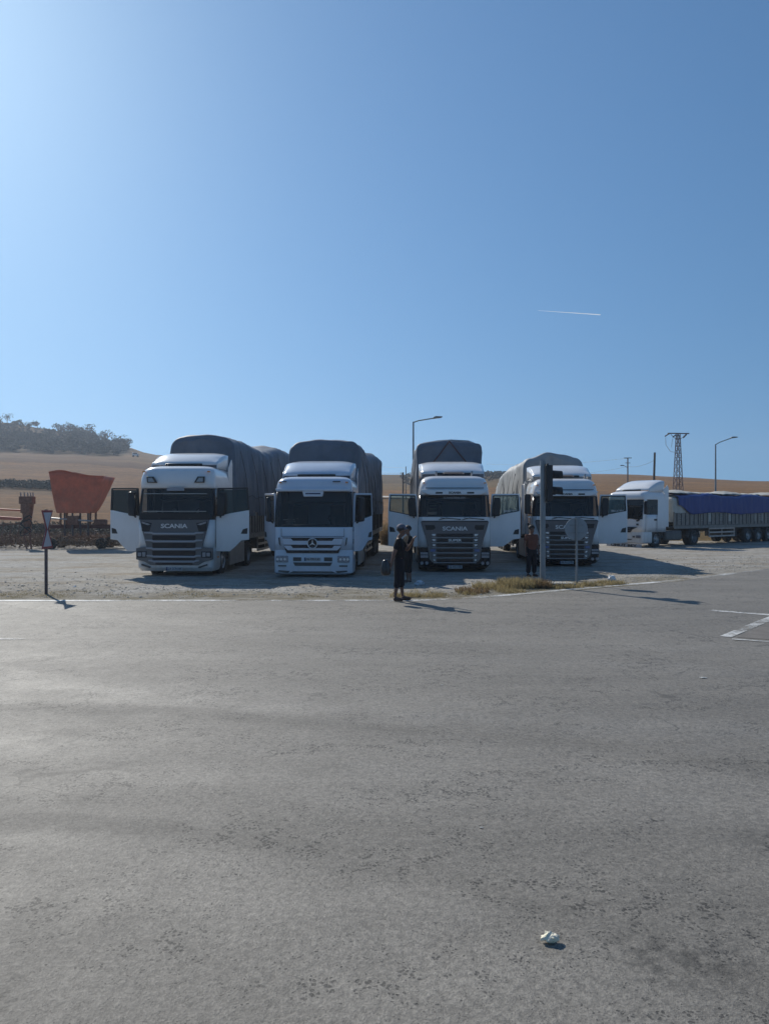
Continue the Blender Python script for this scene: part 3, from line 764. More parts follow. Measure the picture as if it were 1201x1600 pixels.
def tractor_under(T, wb=3.65, skirt=SKIRT, W=1.24, tank=ALU):
    obj('chassis', MB().box(-.45, -.36, .4, 6.1, .72, 1.0).box(.36, .45, .4, 6.1, .72, 1.0).box(-.5, .5, .3, 2.1, .45, .9), CHAS, T)
    yd = 1.42 + wb
    for s in (-1, 1):
        wheel(T, s * 1.05, 1.42, .5, .32, .02)
        wheel(T, s * .95, yd, .5, .56, -.12)
        x2 = (.72, W - .02) if s > 0 else (-W + .02, -.72)
        for (cy, mt) in ((1.42, BLACK), (yd, BLACK)):
            mg = MB()
            for j in range(12):
                a0, a1 = math.pi * (.0 + 1.0 * j / 12), math.pi * ((j + 1) / 12); rr = .60
                mg.add([(x2[0], cy + rr * math.cos(a0), .5 + rr * math.sin(a0)), (x2[1], cy + rr * math.cos(a0), .5 + rr * math.sin(a0)), (x2[1], cy + rr * math.cos(a1), .5 + rr * math.sin(a1)), (x2[0], cy + rr * math.cos(a1), .5 + rr * math.sin(a1))], [(0, 1, 2, 3)])
            obj('wheel_arch', mg, mt, T, solid=.02)
        a, b = (W - .55, W - .01) if s > 0 else (-W + .01, -W + .55)
        obj('fuel_tank', MB().box(a, b, 2.35, 4.0, .38, .98), tank, T, bevel=.1)
        if skirt: obj('side_skirt', MB().box(*((W, W + .02) if s > 0 else (-W - .02, -W)), 2.12, 4.25, .28, 1.02), skirt, T, bevel=.01)
        obj('step', MB().box(*((W - .3, W - .03) if s > 0 else (-W + .03, -W + .3)), .35, .84, .38, .42).box(*((W - .3, W - .05) if s > 0 else (-W + .05, -W + .3)), .35, .84, .68, .72), ALU, T)
        obj('step_well', MB().box(*((W - .4, W - .30) if s > 0 else (-W + .30, -W + .4)), .32, .88, .3, .95), BLACK, T)
    obj('axle', MB().tube([(-1, 1.42, .5), (1, 1.42, .5)], .07).tube([(-.9, yd, .5), (.9, yd, .5)], .1), CHAS, T)
    obj('fifth_wheel', MB().box(-.45, .45, yd - .35, yd + .35, 1.0, 1.1), CHAS, T)
    obj('air_hose', MB().tube([(.2, 2.35, 1.6), (.25, 2.6, 1.2), (.2, 2.9, 1.5)], .02).tube([(-.1, 2.35, 1.6), (-.05, 2.65, 1.15), (-.1, 2.9, 1.5)], .02), BLACK, T)

def interior(T, zf=1.15, sill=1.95):
    c = obj('cab_floor', MB().box(-1.17, 1.17, .25, 2.2, zf - .05, zf), INTER, T)
    obj('dashboard', MB().box(-1.08, 1.08, .30, .72, zf + .35, sill - .04), INTER, c, bevel=.05)
    obj('bunk', MB().box(-1.1, 1.1, 1.65, 2.2, zf, zf + .55), mat('bunk_cloth', (.14, .13, .14), .9), c, bevel=.04)
    for s in (-1, 1):
        obj('seat', MB().box(s * .62 - .26, s * .62 + .26, 1.0, 1.5, zf + .3, zf + .5).box(s * .62 - .25, s * .62 + .25, 1.42, 1.58, zf + .45, zf + 1.2), INTER, c, bevel=.05)
    st = MB(); cx, cy, cz = .62, .88, zf + .78; ring = [(cx + .22 * math.cos(t), cy + .12 * math.sin(t), cz + .18 * math.sin(t)) for t in (6.283 * k / 18 for k in range(19))]
    st.tube(ring, .016, 6).tube([(cx, cy, cz), (cx, cy - .2, cz - .25)], .03, 6)
    obj('steering_wheel', st, BLACK, c)
    cm_ = mat('curtain_cloth', (.06, .06, .075), .9)
    for sg in (-1, 1): obj('curtain', MB().grid(lambda u, v: (sg * (1.12 - .16 * u), .62 + .9 * u * .2 + .03 * math.sin(u * 22), zf + .55 + v * 1.1), 20, 1), cm_, c)
    obj('rear_shelf', MB().box(-1.05, 1.05, 1.7, 2.15, zf + 1.25, zf + 1.31), INTER, c)

def wipers(T, z, y, W=.75):
    for x0 in (-.55, .25):
        obj('wiper', MB().tube([(x0, y - .03, z), (x0 + .25, y - .06, z + .07), (x0 + W, y - .05, z + .01)], .013, 6).tube([(x0 + .05, y - .045, z + .07), (x0 + W, y - .05, z + .025)], .009, 5), BLACK, T)

def fairing(T, zb, zt, y0, y1, w, m, slot=True):
    """wind deflector on the roof: a curved ramp with side cheeks"""
    def top(u, v):
        x = (2 * u - 1) * w; e = abs(2 * u - 1) ** 5
        y = y0 + (y1 - y0) * v; z = zb + (zt - zb) * math.sin(v * math.pi / 2) ** .75 - .14 * e * (1 - v * .35) * min(1, v * 3)
        return (x * (1 - .05 * (1 - v)), y + .10 * (2 * u - 1) ** 2 * (1 - v), z)
    f = obj('roof_fairing', MB().grid(top, 28, 14), m, T, solid=.03, ang=50)
    for s in (-1, 1):
        def cheek(u, v):
            p = top(1 if s > 0 else 0, u); return (p[0] + s * .0, p[1], zb - .14 + (p[2] - zb + .14) * v)
        obj('cheek', MB().grid(cheek, 14, 3), m, f, solid=.02)
    if slot:
        obj('vent_strip', MB().box(-.62, .62, y0 - .03, y0 + .07, zb - .05, zb + .03), BLACKG, f, bevel=.02)
    return f

# ---- the three fronts
def front_scania_new(T, P_):
    # lower bumper, headlamps, dark grille with five bars
    lvb = [(.22, 1.20, .10, .22, .92), (.34, 1.245, .0, .22, .92), (.93, 1.25, .0, .22, .92), (.94, 1.23, .03, .22, .92)]
    loftcap(T, 'bumper', lvb, P_)
    g = obj('grille', MB().prism([(-1.12, 1.87), (1.12, 1.87), (1.06, 1.60), (.90, 1.0), (1.24, .96), (1.24, .60), (.95, .52), (.78, .42), (-.78, .42), (-.95, .52), (-1.24, .60), (-1.24, .96), (-.90, 1.0), (-1.06, 1.60)], -.035, .10), mat('charcoal_grille', (.10, .105, .115), .35, coat=.3, dust=.3), T, bevel=.01)
    for z, hw in ((1.29, .70), (1.05, .70), (.80, .70), (.585, .70), (.47, .60)):
        obj('air_slot', MB().box(-hw, hw, -.05, -.034, z - .085 if z > .5 else z - .04, z + .075 if z > .5 else z + .04), BLACKG, g)
    for z, hw in ((1.42, .96), (1.175, .92), (.925, .90), (.685, .88), (.53, .82)):
        obj('slat', MB().prism([(-hw, z + .06), (-.72, z + .06), (-.66, z + .035), (.66, z + .035), (.72, z + .06), (hw, z + .06), (hw, z + .015), (.74, z + .005), (.66, z - .025), (-.66, z - .025), (-.74, z + .005), (-hw, z + .015)], -.085, -.03), mat('grey_slat', (.36, .37, .40), .35, coat=.4), g, bevel=.006)
    for s in (-1, 1):
        a, b = sorted((s * .88, s * 1.21))
        obj('headlight', MB().box(a, b, -.055, -.03, .66, .86), BLACKG, g, bevel=.01)
        obj('headlight_lens', MB().box(min(s * .92, s * 1.03), max(s * .92, s * 1.03), -.065, -.056, .69, .83).box(min(s * 1.06, s * 1.17), max(s * 1.06, s * 1.17), -.065, -.056, .70, .82), LAMP, g, bevel=.01)
        obj('upper_scoop', MB().prism([(s * a_, b_) for a_, b_ in ((.72, 1.76), (1.08, 1.84), (1.04, 1.50), (.80, 1.50))], -.045, -.034), BLACKG, g)
        obj('marker_lamp', MB().prism([(s * a_, b_) for a_, b_ in ((.74, 1.72), (1.05, 1.82), (1.04, 1.76), (.86, 1.70))], -.056, -.045), LAMP, g)
        obj('roof_lamp', MB().prism([(s * a_, b_) for a_, b_ in ((.60, 3.06), (.93, 3.06), (.95, 3.26), (.72, 3.26))], .10, .16), BLACKG, T, bevel=.01)
        obj('roof_lamp_lens', MB().prism([(s * a_, b_) for a_, b_ in ((.68, 3.09), (.89, 3.09), (.90, 3.22), (.76, 3.22))], .09, .101), LAMP, T)
        obj('fog_vent', MB().prism([(s * a_, b_) for a_, b_ in ((.76, .36), (1.06, .46), (1.08, .41), (.80, .32))], -.02, .02), BLACK, T)
    lettering('badge', 'SCANIA', .19, .86, TXT, g, (0, -.045, 1.665), bold=.004)
    obj('dark_cowl', MB().prism([(-1.10, 2.10), (1.10, 2.10), (1.13, 1.875), (-1.13, 1.875)], -.0, .12), BLACKG, T, bevel=.01)
    obj('visor_and_glint_bar', MB().box(-1.02, 1.02, .10, .13, 2.695, 2.715).box(-1.02, 1.02, .02, .05, 2.13, 2.15), ALU, T)  # upper bar is the visor edge, lower one stands in for the dash reflection
    obj('header_board', MB().box(-.28, .28, .10, .13, 2.80, 2.90), mat('header_grey', (.3, .32, .36), .4), T)
    plate(T, 0, -.012, .30, '34 SCN 06')

def loftcap(T, name, lv, m, **k):
    rings = [ringpts(w, f, r, yb, [0, .5, 1]) for z, w, f, r, yb in lv]; n = len(rings[0]); mb = MB()
    mb.v = [(x, y, lv[j][0]) for j, rg in enumerate(rings) for x, y in rg]
    for j in range(len(lv) - 1):
        for i in range(n): mb.f.append((j * n + i, j * n + (i + 1) % n, (j + 1) * n + (i + 1) % n, (j + 1) * n + i))
    mb.f.append(tuple(reversed(range(n)))); mb.f.append(tuple((len(lv) - 1) * n + i for i in range(n)))
    return obj(name, mb, m, T, **k)

def front_scania_old(T, P_, plate_s):
    lvb = [(.16, 1.15, .16, .25, .92), (.3, 1.25, .0, .25, .92), (.86, 1.26, -.01, .25, .92), (.92, 1.22, .05, .25, .92)]
    loftcap(T, 'bumper', lvb, BLACKG)
    g = obj('grille', MB().prism([(-1.17, 1.78), (1.17, 1.78), (1.10, 1.52), (1.0, 1.22), (.93, .90), (.88, .50), (.78, .38), (-.78, .38), (-.88, .50), (-.93, .90), (-1.0, 1.22), (-1.10, 1.52)], -.055, .10), GREYP, T, bevel=.012)
    zs = [1.31, 1.135, .96, .785, .61, .445]
    for k, z in enumerate(zs):
        obj('air_slot', MB().box(-.62, .62, -.07, -.054, z - .058, z + .058), BLACKG, g)
        obj('slat', MB().box(-.80 + k * .012, .80 - k * .012, -.10, -.05, z - .092, z - .066), mat('grey_slat2', (.36, .35, .35), .35, coat=.3), g, bevel=.006)
        if k != 3:
            for s in (-1, 1):
                obj('chrome_tab', MB().prism([(s * a_, b_) for a_, b_ in ((.66, z + .045), (.80 - k * .01, z + .045), (.78 - k * .01, z - .01), (.68, z - .035))], -.09, -.054), mat('chrome_tab', (.75, .75, .74), .25, metal=.5), g, bevel=.008)
        else:
            for s in (-1, 1): obj('blue_tab', MB().prism([(s * a_, b_) for a_, b_ in ((.66, z + .05), (.84, z + .05), (.84, z - .04), (.68, z - .04))], -.085, -.054), mat('blue_tab', (.10, .16, .34), .3, coat=.5), g, bevel=.008)
    for s in (-1, 1):
        obj('upper_scoop', MB().prism([(s * a_, b_) for a_, b_ in ((.70, 1.66), (1.02, 1.66), (.98, 1.50), (.74, 1.50), (.67, 1.56))], -.066, -.054), BLACKG, g, bevel=.01)
        a, b = sorted((s * .90, s * 1.20))
        h = obj('headlight', MB().box(a, b, -.03, .03, .50, .74), BLACKG, T, bevel=.02)
        obj('headlight_lens', MB().box(a + .02, b - .02, -.036, -.029, .53, .62).box(a + .02, b - .02, -.036, -.029, .645, .72), LAMP, h, bevel=.01)
        for fx in (.96, 1.13):
            fl = MB(); fl.lathe_x([(0, .0), (0, .05), (.03, .062), (.05, .065)], 0, 0, 0, 18)
            q = obj('fog_lamp', fl, LAMP, T, (s * fx, -.035, .345), R(90))
    lettering('badge', 'SCANIA', .19, .86, TXT, g, (0, -.065, 1.535), bold=.004)
    lettering('badge', 'SUPER', .115, .46, TXT, g, (0, -.078, 1.135), bold=.004)
    obj('windscreen_sill', MB().prism([(-1.13, 1.94), (1.13, 1.94), (1.14, 1.803), (-1.14, 1.803)], -.03, .14), P_, T, bevel=.015)
    wipers(T, 1.84, -.02)
    obj('sill_seal', MB().box(-1.14, 1.14, -.06, .05, 1.782, 1.802), BLACK, T)
    obj('visor', MB().prism([(-1.16, 2.88), (1.16, 2.88), (1.10, 2.78), (.85, 2.70), (-.85, 2.70), (-1.10, 2.78)], -.06, .16), P_, T, bevel=.02)
    for s in (-1, 1): obj('visor_slot', MB().box(min(s * .42, s * .66), max(s * .42, s * .66), -.066, -.059, 2.745, 2.80), BLACKG, T)
    lettering('visor_lettering', 'SCANIA', .10, .42, INK, T, (0, -.067, 2.775), bold=.003)
    plate(T, 0, .0, .215, plate_s)
    obj('top_ledge', MB().box(-1.0, 1.0, .02, .1, 2.93, 2.955), BLACK, T)

def front_mercedes(T, P_, plate_s, board=None, lowskirt=True):
    lvb = [(.15, 1.18, .06, .22, .92), (.2, 1.25, .0, .22, .92), (.80, 1.26, .0, .22, .92), (.92, 1.245, .02, .22, .92)]
    b = loftcap(T, 'bumper', lvb, P_)
    for s in (-1, 1):
        a, c = sorted((s * .78, s * 1.17))
        h = obj('headlight', MB().box(a, c, -.02, .03, .53, .74), LAMP, b, bevel=.03)
        for fx in (.88, 1.0, 1.11):
            obj('headlight_bulb', MB().lathe_x([(0, 0), (0, .035), (.02, .045)], 0, 0, 0, 12), TXT, b, (s * fx, -.03, .63), R(90))
        obj('bumper_slot', MB().box(min(s * .36, s * .62), max(s * .36, s * .62), -.006, .02, .57, .69), BLACK, b)
        obj('bumper_vent', MB().box(min(s * .84, s * 1.1), max(s * .84, s * 1.1), -.006, .02, .40, .44), BLACK, b)
        obj('lower_vent', MB().prism([(s * a_, b_) for a_, b_ in ((.72, .26), (1.08, .28), (1.10, .24), (.78, .20))], -.006, .02), BLACK, b)
    obj('lower_intake', MB().prism([(-.62, .53), (.62, .53), (.56, .42), (-.56, .42)], -.006, .02), BLACK, b)
    obj('skirt_slot', MB().prism([(-.62, .25), (.62, .25), (.72, .20), (-.72, .20)], -.006, .02), BLACK, b)
    g = obj('grille', MB().prism([(-.98, 1.34), (.98, 1.34), (.90, 1.06), (.80, .82), (-.80, .82), (-.90, 1.06)], -.03, .1), P_, T, bevel=.01)
    obj('air_slot', MB().prism([(-.96, 1.315), (.96, 1.315), (.95, 1.29), (.68, 1.285), (.62, 1.215), (-.62, 1.215), (-.68, 1.285), (-.95, 1.29)], -.036, -.029), BLACKG, g)
    obj('air_slot', MB().prism([(-.91, 1.09), (.91, 1.09), (.90, 1.065), (.68, 1.06), (.62, .985), (-.62, .985), (-.68, 1.06), (-.90, 1.065)], -.036, -.029), BLACKG, g)
    obj('air_slot', MB().prism([(-.90, 1.02), (-.78, .915), (.78, .915), (.90, 1.02), (.82, .825), (-.82, .825)], -.036, -.029), BLACKG, g)
    em = MB(); prof = [(-.03, .155), (.0, .17), (.02, .165), (.02, .14), (-.01, .135)]
    em.lathe_x([(.0, .0), (.0, .14)], 0, 0, 0, 28)
    e = obj('emblem_disc', em, BLACKG, g, (0, -.045, 1.13), R(90))
    rg = MB(); rg.tube([(.155 * math.cos(t), 0, .155 * math.sin(t)) for t in (6.2832 * k / 28 for k in range(29))], .018, 6)
    obj('emblem_ring', rg, TXT, g, (0, -.055, 1.13))
    stp = []
    for k in range(6):
        t = math.pi / 2 + k * math.pi / 3; r = .145 if k % 2 == 0 else .022; stp.append((r * math.cos(t), r * math.sin(t)))
    obj('emblem_star', MB().prism(stp, -.02, -.006), TXT, g, (0, -.045, 1.13))
    obj('panel_gap', MB().box(-1.0, 1.0, -.004, .02, 1.345, 1.36).box(-1.0, -.99, -.004, .02, 1.36, 1.60).box(.99, 1.0, -.004, .02, 1.36, 1.60), BLACK, T)
    for s in (-1, 1):
        obj('corner_vane', MB().prism([(s * a_, b_) for a_, b_ in ((1.06, 1.32), (1.09, 1.30), (1.07, 1.12), (1.02, 1.04), (1.04, 1.14))], -.0, .05), BLACK, T)
    plate(T, 0, -.008, .63, plate_s)
    obj('visor_notch', MB().prism([(-.36, 2.84), (.36, 2.84), (.30, 2.60), (-.30, 2.60)], .06, .2), P_, T, bevel=.03)
    obj('header_strip', MB().box(-.24, .24, .052, .061, 2.68, 2.72), BLUE, T)
    obj('roof_slot', MB().box(.62, .86, .14, .19, 3.07, 3.10).box(-.98, -.86, .14, .19, 3.07, 3.10), BLACK, T)
    if board:
        q = obj('mud_flap_board', MB().box(-1.18, 1.18, .02, .04, -.0 + .06, .26), PLATE, T, bevel=.003)
        lettering('board_lettering', board, .19, 1.75, INK, q, (0, .013, .155), bold=.006)

def front_plain(T, P_):
    lvb = [(.26, 1.18, .06, .22, .92), (.32, 1.25, .0, .22, .92), (.80, 1.26, .0, .22, .92), (.92, 1.245, .02, .22, .92)]
    b = loftcap(T, 'bumper', lvb, P_)
    g = obj('grille', MB().prism([(-.9, 1.20), (.92, 1.20), (.60, 1.06), (.46, .90), (-.46, .90), (-.60, 1.06)], -.035, .05), BLACKG, T, bevel=.01)
    for z in (1.0, 1.1): obj('slat', MB().box(-.5, .5, -.05, -.036, z - .012, z + .012), GREYP, g)
    em = MB(); em.tube([(.14 * math.cos(t), 0, .14 * math.sin(t)) for t in (6.2832 * k / 24 for k in range(25))], .016, 6); obj('emblem_ring', em, TXT, g, (0, -.06, 1.08))
    obj('emblem_star', MB().prism([((.13 if k % 2 == 0 else .02) * math.cos(math.pi / 2 + k * math.pi / 3), (.13 if k % 2 == 0 else .02) * math.sin(math.pi / 2 + k * math.pi / 3)) for k in range(6)], -.02, -.006), TXT, g, (0, -.045, 1.08))
    for s in (-1, 1):
        obj('corner_vane', MB().prism([(s * a_, b_) for a_, b_ in ((.86, 1.64), (1.10, 1.64), (.95, 1.52), (.86, 1.52))], -.0, .06), BLACK, T)
        obj('corner_vane', MB().prism([(s * a_, b_) for a_, b_ in ((.86, 1.40), (.98, 1.40), (.98, 1.30), (.86, 1.30))], -.0, .06), BLACK, T)
        obj('tow_cover', MB().box(min(s * .62, s * .76), max(s * .62, s * .76), -.008, .02, .60, .70), BLACK, b)
        h = obj('headlight', MB().box(min(s * .84, s * 1.14), max(s * .84, s * 1.14), -.02, .03, .58, .74), mat('dark_grey_lamp', (.12, .13, .15), .15, coat=1), b, bevel=.05)  # headlamp in a darker grey than the other lamps
    obj('lower_intake', MB().prism([(-.5, .46), (.5, .46), (.62, .52), (-.62, .52)], -.008, .02), BLACK, b)
    wipers(T, 1.60, .0)
    q = obj('mud_flap_board', MB().box(-1.18, 1.18, .03, .05, .03, .25), PLATE, T, bevel=.003)
    lettering('board_lettering', 'UMUT BEY', .18, 1.75, INK, q, (0, .023, .14), bold=.006)

LV_S1 = [(.90, 1.24, .02, .22, 2.3), (1.2, 1.245, .02, .22, 2.3), (1.55, 1.25, .03, .22, 2.3), (1.87, 1.25, .05, .22, 2.3), (2.05, 1.25, .07, .22, 2.3), (2.45, 1.24, .14, .22, 2.3), (2.88, 1.225, .22, .22, 2.3),
         (2.92, 1.23, .19, .24, 2.3), (3.05, 1.23, .16, .26, 2.3), (3.25, 1.21, .17, .28, 2.3), (3.42, 1.18, .22, .32, 2.3), (3.52, 1.13, .30, .36, 2.28), (3.58, 1.04, .42, .40, 2.25), (3.62, .9, .6, .42, 2.2)]
LV_S3 = [(.88, 1.245, .02, .26, 2.3), (1.2, 1.245, .01, .26, 2.3), (1.55, 1.25, .02, .26, 2.3), (1.88, 1.25, .05, .24, 2.3), (1.94, 1.25, .06, .22, 2.3), (2.3, 1.235, .12, .22, 2.3), (2.70, 1.22, .20, .22, 2.3),
         (2.76, 1.215, .18, .24, 2.3), (2.92, 1.20, .18, .26, 2.3), (3.10, 1.17, .22, .30, 2.3), (3.24, 1.12, .30, .34, 2.28), (3.34, 1.02, .44, .38, 2.25), (3.38, .9, .62, .42, 2.2)]
LV_M = [(.90, 1.245, .02, .22, 2.3), (1.2, 1.25, .02, .22, 2.3), (1.60, 1.25, .04, .22, 2.3), (1.64, 1.25, .045, .20, 2.3), (1.9, 1.25, .07, .20, 2.3), (2.3, 1.24, .13, .20, 2.3), (2.76, 1.22, .20, .20, 2.3),
        (2.80, 1.22, .17, .22, 2.3), (2.95, 1.21, .16, .24, 2.3), (3.10, 1.18, .20, .28, 2.3), (3.18, 1.12, .28, .32, 2.28), (3.23, 1.02, .42, .36, 2.25), (3.26, .9, .6, .4, 2.2)]

def DEFL(zt):
    m = MB()
    for x0, x1 in ((1.20, 1.22), (-1.22, -1.20)):
        p = [(2.25, 1.2), (2.62, 1.2), (2.62, zt - .15), (2.50, zt), (2.05, zt - .35), (2.05, 3.3), (2.25, 3.1)]; n = len(p)
        f = [tuple(range(n)), tuple(range(2 * n - 1, n - 1, -1))] + [(i, i + n, (i + 1) % n + n, (i + 1) % n) for i in range(n)]
        m.add([(x0, y, z) for y, z in p] + [(x1, y, z) for y, z in p], f)
    return m
YAW = R(-3)
# --- truck 1
T1 = thing('truck', 'leftmost white truck, black-framed doors open, five grey grille bars, dark tarpaulin load', 'truck', (-6.72, 24.6, 0), YAW, 'trucks parked side by side on the gravel')
cab_shell(T1, LV_S1, (1.87, 2.88), (.9, 2.9), 2.0, {'paint': WHITE}, '', True)
interior(T1, 1.3, 2.1); front_scania_new(T1, WHITE); tractor_under(T1)
fairing(T1, 3.70, 4.16, .95, 2.25, 1.16, WHITE)
obj('roof_hatch', MB().prism([(-.45, 0), (.45, 0), (.45, .03), (-.45, .03)], .75, 1.0), BLACKG, T1, (0, 0, 3.625))
obj('side_deflector', DEFL(3.95), WHITE, T1)
for s in (-1, 1): open_door(T1, s, 1.25, .36, 80 if s < 0 else 85, (.84, 1.98, 2.90), {'paint': WHITE}, 1.07, 'black', handle_z=1.5, cut=1.22)
trailer(T1, 3.0, 13.6, dict(w=1.27, ya=3.0, yb=16.6, zb=1.95, prof=[(2.9, 4.82, 1.14), (5.5, 4.86, 1.15), (7.5, 4.74, 1.2), (9, 4.72, 1.2), (12, 5.15, 1.2), (17, 5.1, 1.2)], seed=1, rad=.42, crown=.07, fold=.085), TARP)
obj('soft_toy', MB().lathe_x([(-.06, 0), (-.05, .05), (0, .075), (.05, .05), (.06, 0)], 0, 0, 0, 10), mat('plush', (.45, .42, .36), .9), T1, (-.12, .36, 2.17))
obj('dash_paper', MB().box(-.98, -.70, .34, .42, 2.10, 2.16), STICK, T1)
# --- truck 2
T2 = thing('truck', 'white truck with round star emblem on its grille and doors ajar, second from left', 'truck', (-2.26, 24.2, 0), YAW, 'trucks parked side by side on the gravel')
cab_shell(T2, LV_M, (1.64, 2.76), (.9, 2.78), 1.88, {'paint': WHITE2}, '', 2)
interior(T2, 1.15, 1.75); front_mercedes(T2, WHITE2, '06 FRH 43'); tractor_under(T2)
fairing(T2, 3.32, 3.86, .85, 2.25, 1.17, WHITE2)
obj('side_deflector', DEFL(3.62), WHITE2, T2)
obj('sun_visor', MB().prism([(-1.2, 2.86), (1.2, 2.86), (1.17, 2.78), (-1.17, 2.78)], .02, .2), WHITE2, T2, bevel=.02)
for s in (-1, 1): open_door(T2, s, 1.25, .38, 30, (.86, 1.80, 2.72), {'paint': WHITE2}, 1.05, 'paint', handle_z=1.38, cut=1.2)
trailer(T2, 2.9, 13.6, dict(w=1.28, ya=2.9, yb=16.5, zb=1.98, prof=[(2.8, 4.62, 1.24), (5.5, 4.66, 1.24), (6.4, 4.42, 1.24), (8, 4.45, 1.24), (11, 4.8, 1.24), (17, 5.0, 1.24)], seed=5, rad=.42, crown=.07, fold=.09), TARP)
obj('dash_paper', MB().box(-.98, -.62, .22, .30, 1.86, 1.885), STICK, T2); obj('dash_paper', MB().box(-.88, -.60, .22, .30, 1.80, 1.815), STICK, T2)
# --- truck 3
T3 = thing('truck', 'white truck behind the two people, both doors wide open, dark roped load', 'truck', (2.42, 26.5, 0), R(-1.2), 'trucks parked side by side on the gravel')
cab_shell(T3, LV_S3, (1.94, 2.70), (.88, 2.72), 1.98, {'paint': WHITE}, '', 2)
interior(T3, 1.25, 2.0); front_scania_old(T3, WHITE, '06 AN 1184'); tractor_under(T3)
fairing(T3, 3.48, 3.98, .8, 2.25, 1.17, WHITE)
for x in (-.62, .62): obj('roof_horn', MB().tube([(x, .45, 3.40), (x, .38, 3.46), (x, .30, 3.52)], .035, 8), ALU, T3)
obj('light_bar', MB().tube([(-.36, .55, 3.47), (-.30, .52, 3.50), (.30, .52, 3.50), (.36, .55, 3.47)], .03), mat('bar_tan', (.4, .33, .3), .5), T3)
open_door(T3, -1, 1.25, .36, 82, (.9, 1.95, 2.74), {'paint': WHITE}, 1.06, 'paint', handle_z=1.5, cut=.92)
open_door(T3, 1, 1.25, .36, 84, (.9, 1.95, 2.74), {'paint': WHITE}, 1.08, 'paint', sticker='BRUCEN', handle_z=1.42, cut=1.18)
t3t = trailer(T3, 3.0, 13.6, dict(w=1.28, ya=3.0, yb=16.6, zb=1.98, prof=[(2.9, 4.74, 1.25), (6, 4.80, 1.24), (8, 4.76, 1.2), (12, 4.80, 1.24), (17, 4.7, 1.24)], seed=9, rad=.2, fold=.085, crown=.1), TARP)
ROPE = mat('brown_rope', (.12, .06, .05), .9)
for a, b in (((.0, 4.82), (-.66, 3.95)), ((.0, 4.82), (.66, 4.0)), ((-.05, 4.63), (.05, 3.6))):
    if b[0] != .05: obj('rope', MB().tube([(a[0], 2.93, a[1]), ((a[0] + b[0]) / 2, 2.91, (a[1] + b[1]) / 2 - .02), (b[0], 2.93, b[1])], .024, 6), ROPE, T3)
obj('tarpaulin_roll', MB().tube([(-1.0, 3.25, 4.74), (-.4, 3.2, 4.83), (.1, 3.22, 4.86), (.75, 3.2, 4.82), (1.0, 3.3, 4.73)], .05, 10), TARP2, T3)
YS = mat('yellowish_label', (.42, .42, .28), .6)
for zz in (2.31, 2.20): obj('windscreen_label', MB().box(-.86, -.62, .155 + (zz - 2.2) * .15, .16 + (zz - 2.2) * .15, zz, zz + .05), YS, T3)
obj('dash_paper', MB().box(-.92, -.60, .22, .30, 2.02, 2.12), STICK, T3)
obj('red_cup', MB().box(.86, .98, .24, .34, 2.0, 2.14), mat('dull_red', (.25, .03, .03), .6), T3, bevel=.02)
lettering('header_lettering', 'KARDESLER', .085, .78, mat('faded_sticker', (.30, .32, .35), .5), T3, (0, .16, 2.60), bold=.004)
# --- truck 4
T4 = thing('truck', 'white truck behind the traffic light and round sign, pale grey tarpaulin and one door open', 'truck', (6.82, 28.8, 0), YAW, 'trucks parked side by side on the gravel')
cab_shell(T4, LV_S3, (1.94, 2.70), (.88, 2.72), 1.98, {'paint': WHITE}, 'L', 2)
interior(T4, 1.25, 2.0); front_scania_old(T4, WHITE, '06 FU 2170'); tractor_under(T4)
fairing(T4, 3.48, 3.98, .8, 2.25, 1.17, WHITE)
for x in (-.75, .75): obj('roof_horn', MB().tube([(x, .45, 3.40), (x, .38, 3.46), (x, .30, 3.52)], .035, 8), ALU, T4)
obj('light_bar', MB().tube([(-.36, .55, 3.47), (-.30, .52, 3.50), (.30, .52, 3.50), (.36, .55, 3.47)], .03), mat('bar_tan2', (.4, .33, .3), .5), T4)
obj('air_stack', MB().tube([(-1.3, 2.45, 1.2), (-1.3, 2.45, 3.2), (-1.2, 2.5, 3.3)], .07, 10), WHITE, T4)
open_door(T4, 1, 1.25, .36, 86, (.9, 1.95, 2.76), {'paint': WHITE}, 1.10, 'paint', sticker='BRUCEN', handle_z=1.42, cut=.95)
trailer(T4, 3.0, 13.6, dict(w=1.30, ya=3.0, yb=16.6, zb=1.9, prof=[(2.9, 4.36, 1.24), (6, 4.3, 1.24), (10, 4.3, 1.24), (13, 4.1, 1.24), (17, 3.6, 1.1)], seed=13, rad=.38, fold=.10, crown=.2), TARP2)
obj('air_freshener', MB().box(-.12, -.02, .20, .22, 2.02, 2.14), mat('pale_blue', (.15, .28, .5), .5), T4)
obj('dash_paper', MB().box(-.95, -.75, .22, .30, 2.02, 2.06), STICK, T4)
for T_, z_ in ((T1, 3.42), (T2, 3.06), (T3, 3.12), (T4, 3.12)):
    for s in (-1, 1):
        obj('marker_lamp', MB().box(min(s * 1.02, s * 1.10), max(s * 1.02, s * 1.10), .14, .26, z_ - .02, z_ + .02), ORANGE, T_, bevel=.008)
        obj('grab_handle', MB().tube([(s * 1.255, .52, 1.35), (s * 1.30, .50, 1.45), (s * 1.30, .50, 2.3), (s * 1.24, .54, 2.4)], .016, 6), ALU, T_)
        obj('side_marker', MB().box(min(s * 1.245, s * 1.262), max(s * 1.245, s * 1.262), .55, .66, .62, .67), ORANGE, T_)
        obj('wiper_jet', MB().box(s * .5 - .03, s * .5 + .03, -.01, .04, 1.90, 1.92), BLACK, T_)
